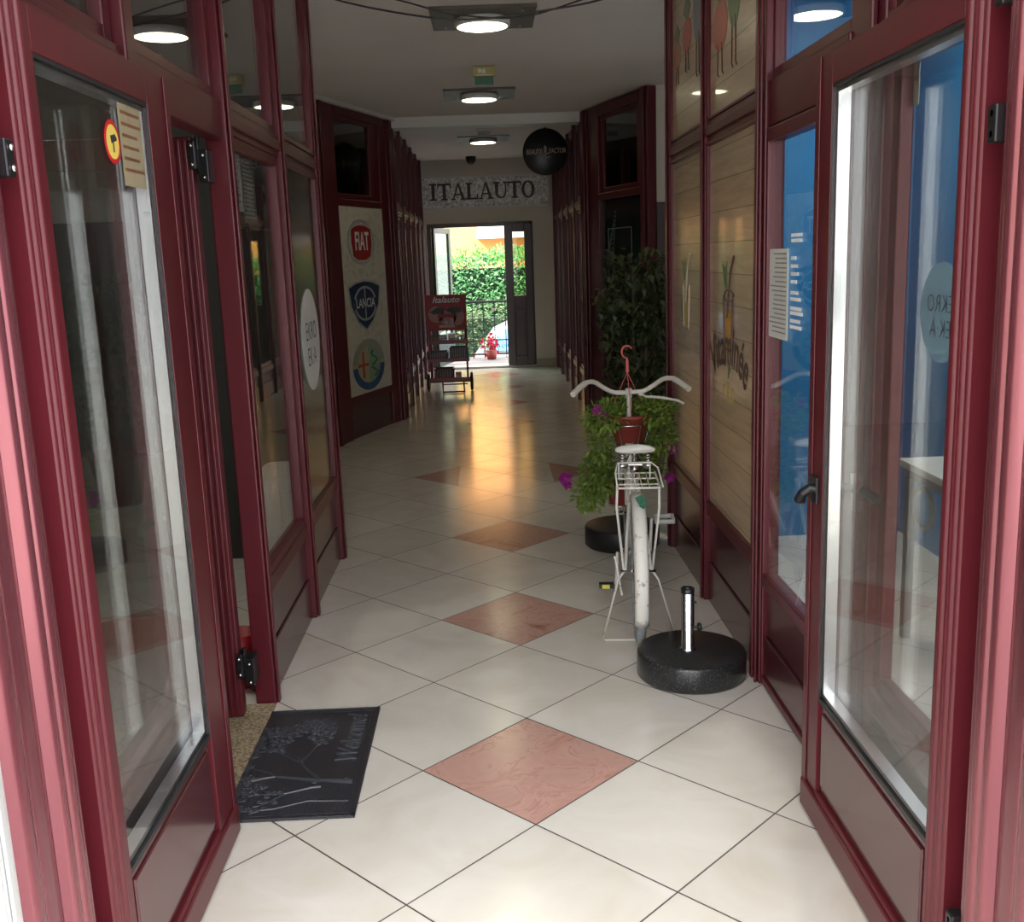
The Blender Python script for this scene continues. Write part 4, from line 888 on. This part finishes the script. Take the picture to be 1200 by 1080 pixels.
def petunia(name, c, r0, h, label, nleaf, spread, flowers, hanger):
    c = Vector(c); r = root(name, tuple(c), label, 'potted plant')
    MB().lathe([(0, 0), (r0*.68, 0), (r0*.93, h*.86), (r0, h*.86), (r0, h), (r0*.92, h), (r0*.88, h*.8), (0, h*.8)], c, 28).build('pot', terra, r)
    lf = MB(); st = MB()
    for (cx, cy, cz, sx, sy_, sz, n_) in spread:
        cc = c+Vector((cx, cy, cz))
        for k in range(n_):
            while True:
                q = Vector((rnd.uniform(-1, 1), rnd.uniform(-1, 1), rnd.uniform(-1, 1)))
                if q.length <= 1: break
            p = cc+Vector((q.x*sx, q.y*sy_, q.z*sz)); d = Vector((q.x+rnd.uniform(-.6, .6), q.y-.3+rnd.uniform(-.6, .6), q.z+rnd.uniform(-.6, .8)))
            lf.leaf(p, d, Vector((rnd.uniform(-.5, .5), rnd.uniform(-.5, .5), 1)), rnd.uniform(.024, .042), rnd.uniform(.014, .024))
        for k in range(10):
            st.tube([c+Vector((0, 0, h*.8)), (c+Vector((0, 0, h+.02))+cc)/2+Vector((0, 0, .04)), cc+Vector((rnd.uniform(-sx, sx)*.8, rnd.uniform(-sy_, sy_)*.8, rnd.uniform(-sz, sz)*.8))], .0018, 4)
    st.build('stems', petleaf, r); lf.build('foliage', petleaf, r)
    for f in flowers:
        fm = MB(); flower(c+Vector(f[:3]), f[3], fm, Vector(f[4]) if len(f) > 4 else None); fm.build('flower', purple, r)
    if hanger:
        hm = MB()
        top = c+Vector((-.005, 0, .42))
        for k in range(3):
            a = 2*PI*k/3+.5; hm.tube([c+Vector((r0*math.cos(a), r0*math.sin(a), h)), top-Vector((0, 0, .08))], .0022, 5)
        hm.tube([top-Vector((0, 0, .08)), top-Vector((0, 0, .02))], [.010, .006], 8)
        hm.tube([top-Vector((0, 0, .02))]+[top+Vector((-.026*math.sin(t)*1.0-.0, 0, .012-.030*math.cos(t)+.006)) for t in [k*.35 for k in range(13)]], .0048, 7)
        hm.build('hanger', pinkp, r)
# pot positions follow the bicycle's holders
def bl(x, y, z):
    return bk_m @ Vector((x, y, z))
from mathutils import Euler
bk_m = Matrix.Translation(bk.location) @ Euler(bk.rotation_euler).to_matrix().to_4x4()
pA = bl(0, .80, .725); pB = bl(-.045, .90, .385)
rnd = random.Random(11)
petunia('petunia_pot', pA, .104, .135, 'upper petunia pot on the bicycle, with a pink plastic hook hanger', 0, [(-.12, -.03, .13, .11, .12, .07, 420), (.13, .0, .14, .11, .12, .07, 380), (0, .06, .15, .15, .08, .06, 250), (.16, -.02, .02, .07, .10, .10, 260), (-.15, -.0, -.0, .06, .09, .10, 200)],
        [(-.165, -.12, .175, .028), (.20, -.08, -.03, .030), (-.13, -.10, .14, .020)], True)
petunia('petunia_pot', pB, .078, .115, 'lower petunia pot on the bicycle, foliage trailing over the floor side', 0, [(-.11, -.02, .15, .10, .12, .11, 420), (-.16, -.02, .06, .08, .08, .09, 260), (.13, .0, .18, .10, .10, .10, 300), (-.06, .05, .20, .12, .07, .06, 160)],
        [(-.285, -.12, .165, .034), (-.275, -.13, .130, .022, (.2, -1, -.6)), (.235, -.10, .145, .026)], False)

# ------------------------------------------------------------------ ficus
r = root('ficus_plant', (1.06, 7.2, 0), 'tall dark leafy ficus in a pot beside the lobby opening', 'potted plant')
MB().lathe([(0, 0), (.14, 0), (.19, .34), (.205, .34), (.205, .38), (.185, .38), (.175, .33), (0, .33)], (1.06, 7.2, 0), 32).build('pot', mat('brown_pot', (.12, .05, .035), .5), r)
tk = MB(); lf = MB(); rnd = random.Random(5)
for k in range(3):
    a = 2*PI*k/3; tk.tube([(1.06+.03*math.cos(a), 7.2+.03*math.sin(a), .3), (1.06+.05*math.cos(a+1), 7.2+.05*math.sin(a+1), .8), (1.05+.08*math.cos(a+2), 7.2+.08*math.sin(a+2), 1.5)], [.016, .014, .008], 8)
for k in range(60):
    z = rnd.uniform(.55, 1.55); a = rnd.uniform(0, 2*PI); rr = .24*(1.1-abs(z-1.15)*.55)
    e = Vector((1.04+rr*math.cos(a), 7.2+rr*math.sin(a), z+.12)); b0 = Vector((1.06, 7.2, z-.1)); tk.tube([b0, (b0+e)/2+Vector((0, 0, .05)), e], .003, 4)
    for q in range(34):
        p = b0.lerp(e, rnd.uniform(.35, 1.05))+Vector((rnd.uniform(-.07, .07), rnd.uniform(-.07, .07), rnd.uniform(-.08, .06)))
        lf.leaf(p, Vector((rnd.uniform(-1, 1), rnd.uniform(-1, 1), rnd.uniform(-1.3, .1))), Vector((rnd.uniform(-.6, .6), rnd.uniform(-.6, .6), 1)), rnd.uniform(.05, .08), rnd.uniform(.036, .055))
tk.build('trunk', mat('bark', (.10, .075, .05), .8), r); lf.build('foliage', ficus, r)

# ------------------------------------------------------------------ red display cart
cy = 12.75
r = root('display_cart', (-.52, cy, 0), 'dark red wheeled display rack with a red picture board, by the end doorway', 'display rack')
f = MB()
for x in (-.735, -.29):
    for y in (cy-.13, cy+.13): f.tube([(x, y, .16), (x, y, .80)], .010, 8)
f.tube([(-.60, cy-.16, .16), (-.60, cy-.16, .015), (-.34, cy-.16, .015), (-.34, cy-.16, .16)], .012, 8).tube([(-.60, cy-.16, .11), (-.29, cy-.16, .11)], .008, 6)
f.tube([(-.60, cy-.16, .015), (-.60, cy+.10, .015)], .010, 6).tube([(-.34, cy-.16, .015), (-.34, cy+.10, .015)], .010, 6)
f.build('frame', dred, r)
for z in (.16, .40, .62): MB().box(-.765, -.26, cy-.17, cy+.15, z-.012, z+.006).box(-.765, -.26, cy-.178, cy-.17, z-.012, z+.035).build('shelf', dred, r, .003)
for x in (-.785, -.245):
    wm = MB().tube(circle3(x, cy+.02, .12, .10, 28), .018, 8, True).build('wheel', black, r)
    MB().lathe([(0, -.012), (.05, -.012), (.05, .012), (0, .012)], (x, cy+.02, .12), 20, 'x').build('hub', dred, wm)
MB().tube([(-.785, cy+.02, .12), (-.245, cy+.02, .12)], .008, 8).build('axle', blackm, r)
bd = MB().box(-.78, -.275, cy-.02, cy, .76, 1.20).box(-.75, -.73, cy, cy+.02, .6, 1.1).box(-.31, -.29, cy, cy+.02, .6, 1.1).build('picture_board', redp, r, .003)
O = Vector((-.5275, cy-.0205, 0)); U = Vector((1, 0, 0)); N = Vector((0, -1, 0))
lt = MB(); add_text(lt, 'Italauto', .105, O+UP*1.135, U, UP, N, .001, 1.05, shear=.35, bold=.0015); lt.build('lettering', white, bd)
def pp(name, polys, m_, d=.001):
    mb = MB()
    for p in polys: mb.prism(p, O, U, UP, N, 0, d)
    mb.build(name, m_, bd)
pp('pale_dish', [circ(.10, 18, -.12, .96, .10), circ(.085, 18, .14, .93, .11), circ(.11, 18, .02, .92, .09)], mat('picture_pink', (.45, .22, .20), .5))
pp('green_leaves', [[(-.20, .99), (-.10, 1.05), (.0, 1.04), (-.04, .99), (-.14, .96)], [(.0, 1.0), (.06, 1.05), (.17, 1.04), (.2, .99), (.1, .97)]], mat('picture_green', (.02, .05, .02), .5), .002)
pp('red_jam', [[(-.11, .92), (.10, .92), (.12, .96), (-.10, .97)]], mat('picture_red', (.30, .02, .02), .5), .002)
pp('pale_cans', [[(-.09, .80), (.10, .80), (.10, .83), (-.09, .83)], [(-.02, .84), (.02, .84), (.02, .88), (-.02, .88)], [(.05, .82), (.09, .82), (.09, .91), (.05, .91)]], mat('picture_white', (.5, .42, .40), .5), .003)
def crate(x0, x1, z, h, label, m_):
    r = root('crate', ((x0+x1)/2, cy, z), label, 'crate', 'crates on the red display rack'); b = MB()
    y0, y1 = cy-.16, cy+.13
    b.box(x0, x1, y0, y1, z, z+.012)
    for q in range(3):
        zz = z+.012+q*(h-.012)/3
        b.box(x0, x1, y0, y0+.01, zz+.004, zz+(h-.012)/3).box(x0, x1, y1-.01, y1, zz+.004, zz+(h-.012)/3).box(x0, x0+.01, y0, y1, zz+.004, zz+(h-.012)/3).box(x1-.01, x1, y0, y1, zz+.004, zz+(h-.012)/3)
    b.build('slats', m_, r)
    nn = 7; bb = MB()
    for q in range(nn): xx = x0+.012+(x1-x0-.03)*q/(nn-.0); bb.box(xx, xx+.006, y0-.004, y0, z+.01, z+h-.01)
    bb.build('ribs', mat('grey_ribs', (.25, .26, .26), .5), r)
blkc = mat('black_crate', (.02, .02, .024), .4); brc = mat('brown_crate', (.09, .03, .025), .5)
crate(-.76, -.53, .628, .075, 'brown crate on the top shelf of the rack, left half', brc)
crate(-.755, -.52, .408, .10, 'dark crate on the middle shelf, at the side of the wall', blkc)
crate(-.50, -.27, .408, .15, 'tall ribbed black crate on the middle shelf, doorway side', blkc)
crate(-.70, -.46, .168, .13, 'brown crate on the bottom shelf beside the wheel', brc)
for (a, b, h, lb) in ((-.51, -.42, .10, 'white packet next to the brown crate on the top shelf'), (-.405, -.372, .08, 'pinkish white packet in the middle of the top shelf'), (-.362, -.338, .085, 'narrow white packet on the top shelf'), (-.328, -.306, .09, 'narrowest white packet at the end of the top shelf')):
    rr_ = root('packet', ((a+b)/2, cy, .626), lb, 'packet', 'packets on the top shelf of the display rack'); MB().box(a, b, cy-.12, cy-.05, .627, .627+h).build('carton', white, rr_, .003); MB().box(a+.002, b-.002, cy-.121, cy-.12, .627+h*.3, .627+h*.45).build('stripe', mat('pink_stripe', (.5, .2, .2), .5), rr_)
rr_ = root('packet', (-.405, cy, .168), 'orange carton on the bottom shelf next to the brown crate', 'packet'); MB().box(-.44, -.37, cy-.10, cy+.02, .168, .25).build('carton', mat('orange_carton', (.55, .25, .12), .5), rr_, .003); MB().box(-.438, -.372, cy-.101, cy-.10, .19, .21).build('stripe', white, rr_)

# ------------------------------------------------------------------ balcony, street and greenery beyond the end door
tag(MB().box(-2.5, 2.5, EY+.15, 17.1, -.15, -.0).build('floor_balcony', mat('pale_concrete', (.17, .168, .16), .8)), kind='structure')
tag(MB().box(-15, 15, 17.1, 60, -1.3, -1.1).build('ground_road', mat('asphalt', (.16, .16, .16), .9, 0, 0, .3, 30)), kind='structure')
r = root('balcony_railing', (0, 16.9, 0), 'dark green iron railing with scrolls along the bottom of the balcony', 'railing')
gm = mat('railing_green', (.015, .035, .028), .4, .4)
MB().box(-1.6, 1.6, 16.88, 16.93, .90, .935).build('top_rail', gm, r, .004); MB().box(-1.6, 1.6, 16.89, 16.92, .05, .075).box(-1.6, 1.6, 16.89, 16.92, .28, .30).build('lower_rails', gm, r)
for k in range(18): x = -1.53+k*.18; MB().box(x-.008, x+.008, 16.897, 16.913, .0, .90).build('baluster', gm, r)
sc_ = MB()
for k in range(17):
    for s_ in (-1, 1):
        x = -1.44+k*.18; sc_.tube([(x+s_*.04+s_*.032*math.cos(t)*(1-t/9), 16.905, .18+.05*math.sin(t)*(1-t/9)) for t in [q*.55 for q in range(12)]], .005, 4)
sc_.build('scrollwork', gm, r)
# flowers on the railing
r = root('flower_pot', (0.0, 16.62, 0), 'pot of bright pink flowers standing against the balcony railing', 'potted plant'); rnd = random.Random(2)
MB().lathe([(0, 0), (.07, 0), (.10, .15), (.09, .15), (0, .13)], (.02, 16.62, 0), 16).build('pot', terra, r)
lf = MB(); fw = MB()
for k in range(160): lf.leaf(Vector((.02+rnd.gauss(0, .08), 16.62+rnd.gauss(0, .06), .22+rnd.gauss(0, .06))), Vector((rnd.uniform(-1, 1), rnd.uniform(-1, 1), rnd.uniform(0, 1))), UP, .05, .02)
for k in range(38): flower(Vector((.02+rnd.gauss(0, .07), 16.58+rnd.gauss(0, .04), .27+rnd.gauss(0, .07))), rnd.uniform(.018, .03), fw)
lf.build('leaves', petleaf, r); fw.build('blossoms', mat('bright_pink', (.75, .03, .12), .5), r)
def hedge(name, x0, x1, y0, y1, z0, z1, n_, m_, label, sz=.11, seed=1, shoots=True):
    rn = random.Random(seed); r = root(name, ((x0+x1)/2, (y0+y1)/2, z0), label, 'hedge')
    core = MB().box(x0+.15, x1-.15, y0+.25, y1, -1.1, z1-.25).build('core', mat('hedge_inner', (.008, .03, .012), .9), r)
    lf = MB()
    for k in range(n_):
        x = rn.uniform(x0, x1)
        if rn.random() < .75: p = Vector((x, y0+rn.uniform(0, .3)+.18*math.sin(x*3.1)*math.sin(k), rn.uniform(z0, z1)))
        else: p = Vector((x, rn.uniform(y0, y1), z1+rn.uniform(-.2, .12)+.12*math.sin(x*2.3)))
        lf.leaf(p, Vector((rn.uniform(-1, 1), rn.uniform(-1.2, .2), rn.uniform(-.4, 1))), Vector((rn.uniform(-.5, .5), -.6, 1)), sz*rn.uniform(.6, 1.2), sz*.5*rn.uniform(.7, 1.2))
    lf.build('foliage', m_, r)
    if shoots:
        lf = MB()
        for k in range(int(n_*.16)): lf.leaf(Vector((rn.uniform(x0, x1), rn.uniform(y0-.05, y0+.5), z1+abs(rn.gauss(0, .14))-.12)), Vector((rn.uniform(-.6, .6), rn.uniform(-.8, .3), 1)), Vector((0, -1, .3)), sz*.9, sz*.4)
        lf.build('light_shoots', hedgel, r)
hedge('hedge', -2.6, 2.6, 24, 25.4, .2, 1.62, 5200, hedgem, 'tall bright green hedge across the road in front of the orange house', .12)
hedge('ivy_bank', -2.2, 2.4, 22.5, 23.5, -1.1, .55, 2600, leaf_material('ivy_leaf', (.02, .05, .015), (.10, .14, .05), .6), 'darker ivy covered bank below the bright hedge', .10, 4, False)
r = root('house', (0, 31, -1.1), 'sunlit orange rendered house beyond the hedge', 'building')
MB().box(-7, 7, 31, 36, -1.1, 7).build('wall', mat('orange_render', (.86, .40, .12), .8, 0, 0, .2, 10, .06, 1), r)
bf = MB().box(-.25, 2.6, 30.2, 31, 2.15, 2.25).box(-.25, 2.6, 30.2, 30.28, 2.25, 2.62); bf.build('balcony', mat('pale_balcony', (.62, .64, .68), .7), r)
MB().box(-.28, 2.65, 30.15, 30.32, 2.62, 2.72).build('balcony_rail', mat('dark_rail', (.06, .05, .05), .5), r); MB().box(.4, 1.6, 30.97, 31, 2.3, 4.2).build('window', mat('house_window', (.08, .10, .12), .2), r)
lf = MB(); rnd = random.Random(8)
for k in range(420): lf.leaf(Vector((rnd.uniform(-.2, 1.6), rnd.uniform(30.1, 30.4), 2.78+abs(rnd.gauss(0, .12)))), Vector((rnd.uniform(-1, 1), rnd.uniform(-1, 0), rnd.uniform(-.3, 1))), UP, .14, .05)
lf.build('balcony_plants', petleaf, r)
# car parked below the balcony, seen over the railing
r = root('car', (1.9, 20.6, -1.1), 'pale silver car parked on the road below the balcony', 'car')
X0 = -.32; Z0 = -1.1
cs = [(0, .35), (.0, .75), (.08, .86), (.40, 1.30), (.75, 1.46), (1.6, 1.50), (2.3, 1.42), (3.0, .98), (3.8, .85), (4.0, .65), (4.0, .30), (0, .30)]
def section(mb, prof, y0, y1, inset):
    n_ = len(prof); A = [(X0+a, y0+(inset if b > .9 else 0)*(b-.9)/.6, Z0+b) for a, b in prof]; B = [(X0+a, y1-(inset if b > .9 else 0)*(b-.9)/.6, Z0+b) for a, b in prof]
    mb.add(A+B, [tuple(range(n_)), tuple(range(n_, 2*n_))[::-1]]+[(i, (i+1) % n_, n_+(i+1) % n_, n_+i) for i in range(n_)])
b = MB(); section(b, cs, 19.8, 21.5, .22); b.build('body', mat('silver_paint', (.55, .58, .62), .25, .3, .8), r, .04, 3)
g = MB(); blue = mat('car_glass', (.08, .22, .42), .06, 0, 1)  # sky reflection put into the window colour as blue
def sidewin(pr):
    g.add([(X0+a, 19.775+.22*(c-.9)/.6, Z0+c) for a, c in pr]+[(X0+a, 19.80+.22*(c-.9)/.6, Z0+c) for a, c in pr], [tuple(range(len(pr))), tuple(range(len(pr), 2*len(pr)))[::-1]]+[(i, (i+1) % len(pr), len(pr)+(i+1) % len(pr), len(pr)+i) for i in range(len(pr))])
sidewin([(.22, .95), (.50, 1.30), (.80, 1.39), (1.25, 1.41), (1.25, .95)]); sidewin([(1.33, .95), (1.33, 1.41), (2.1, 1.38), (2.6, .98)]); g.build('side_windows', blue, r)
for x in (.75, 3.2):
    wm = MB().tube([(X0+x+.27*math.cos(t), 19.86, Z0+.31+.27*math.sin(t)) for t in [2*PI*i/24 for i in range(24)]], .06, 8, True).build('wheel', black, r); MB().lathe([(0, -.03), (.2, -.03), (.2, .03), (0, .03)], (X0+x, 19.84, Z0+.31), 20, 'y').build('hubcap', steel, wm)
MB().box(X0-.01, X0+.02, 20.0, 20.3, Z0+.65, Z0+.78).box(X0-.01, X0+.02, 21.0, 21.3, Z0+.65, Z0+.78).build('lights', redp, r)

for o in bpy.data.objects:
    if '_o' in o.keys(): del o['_o']
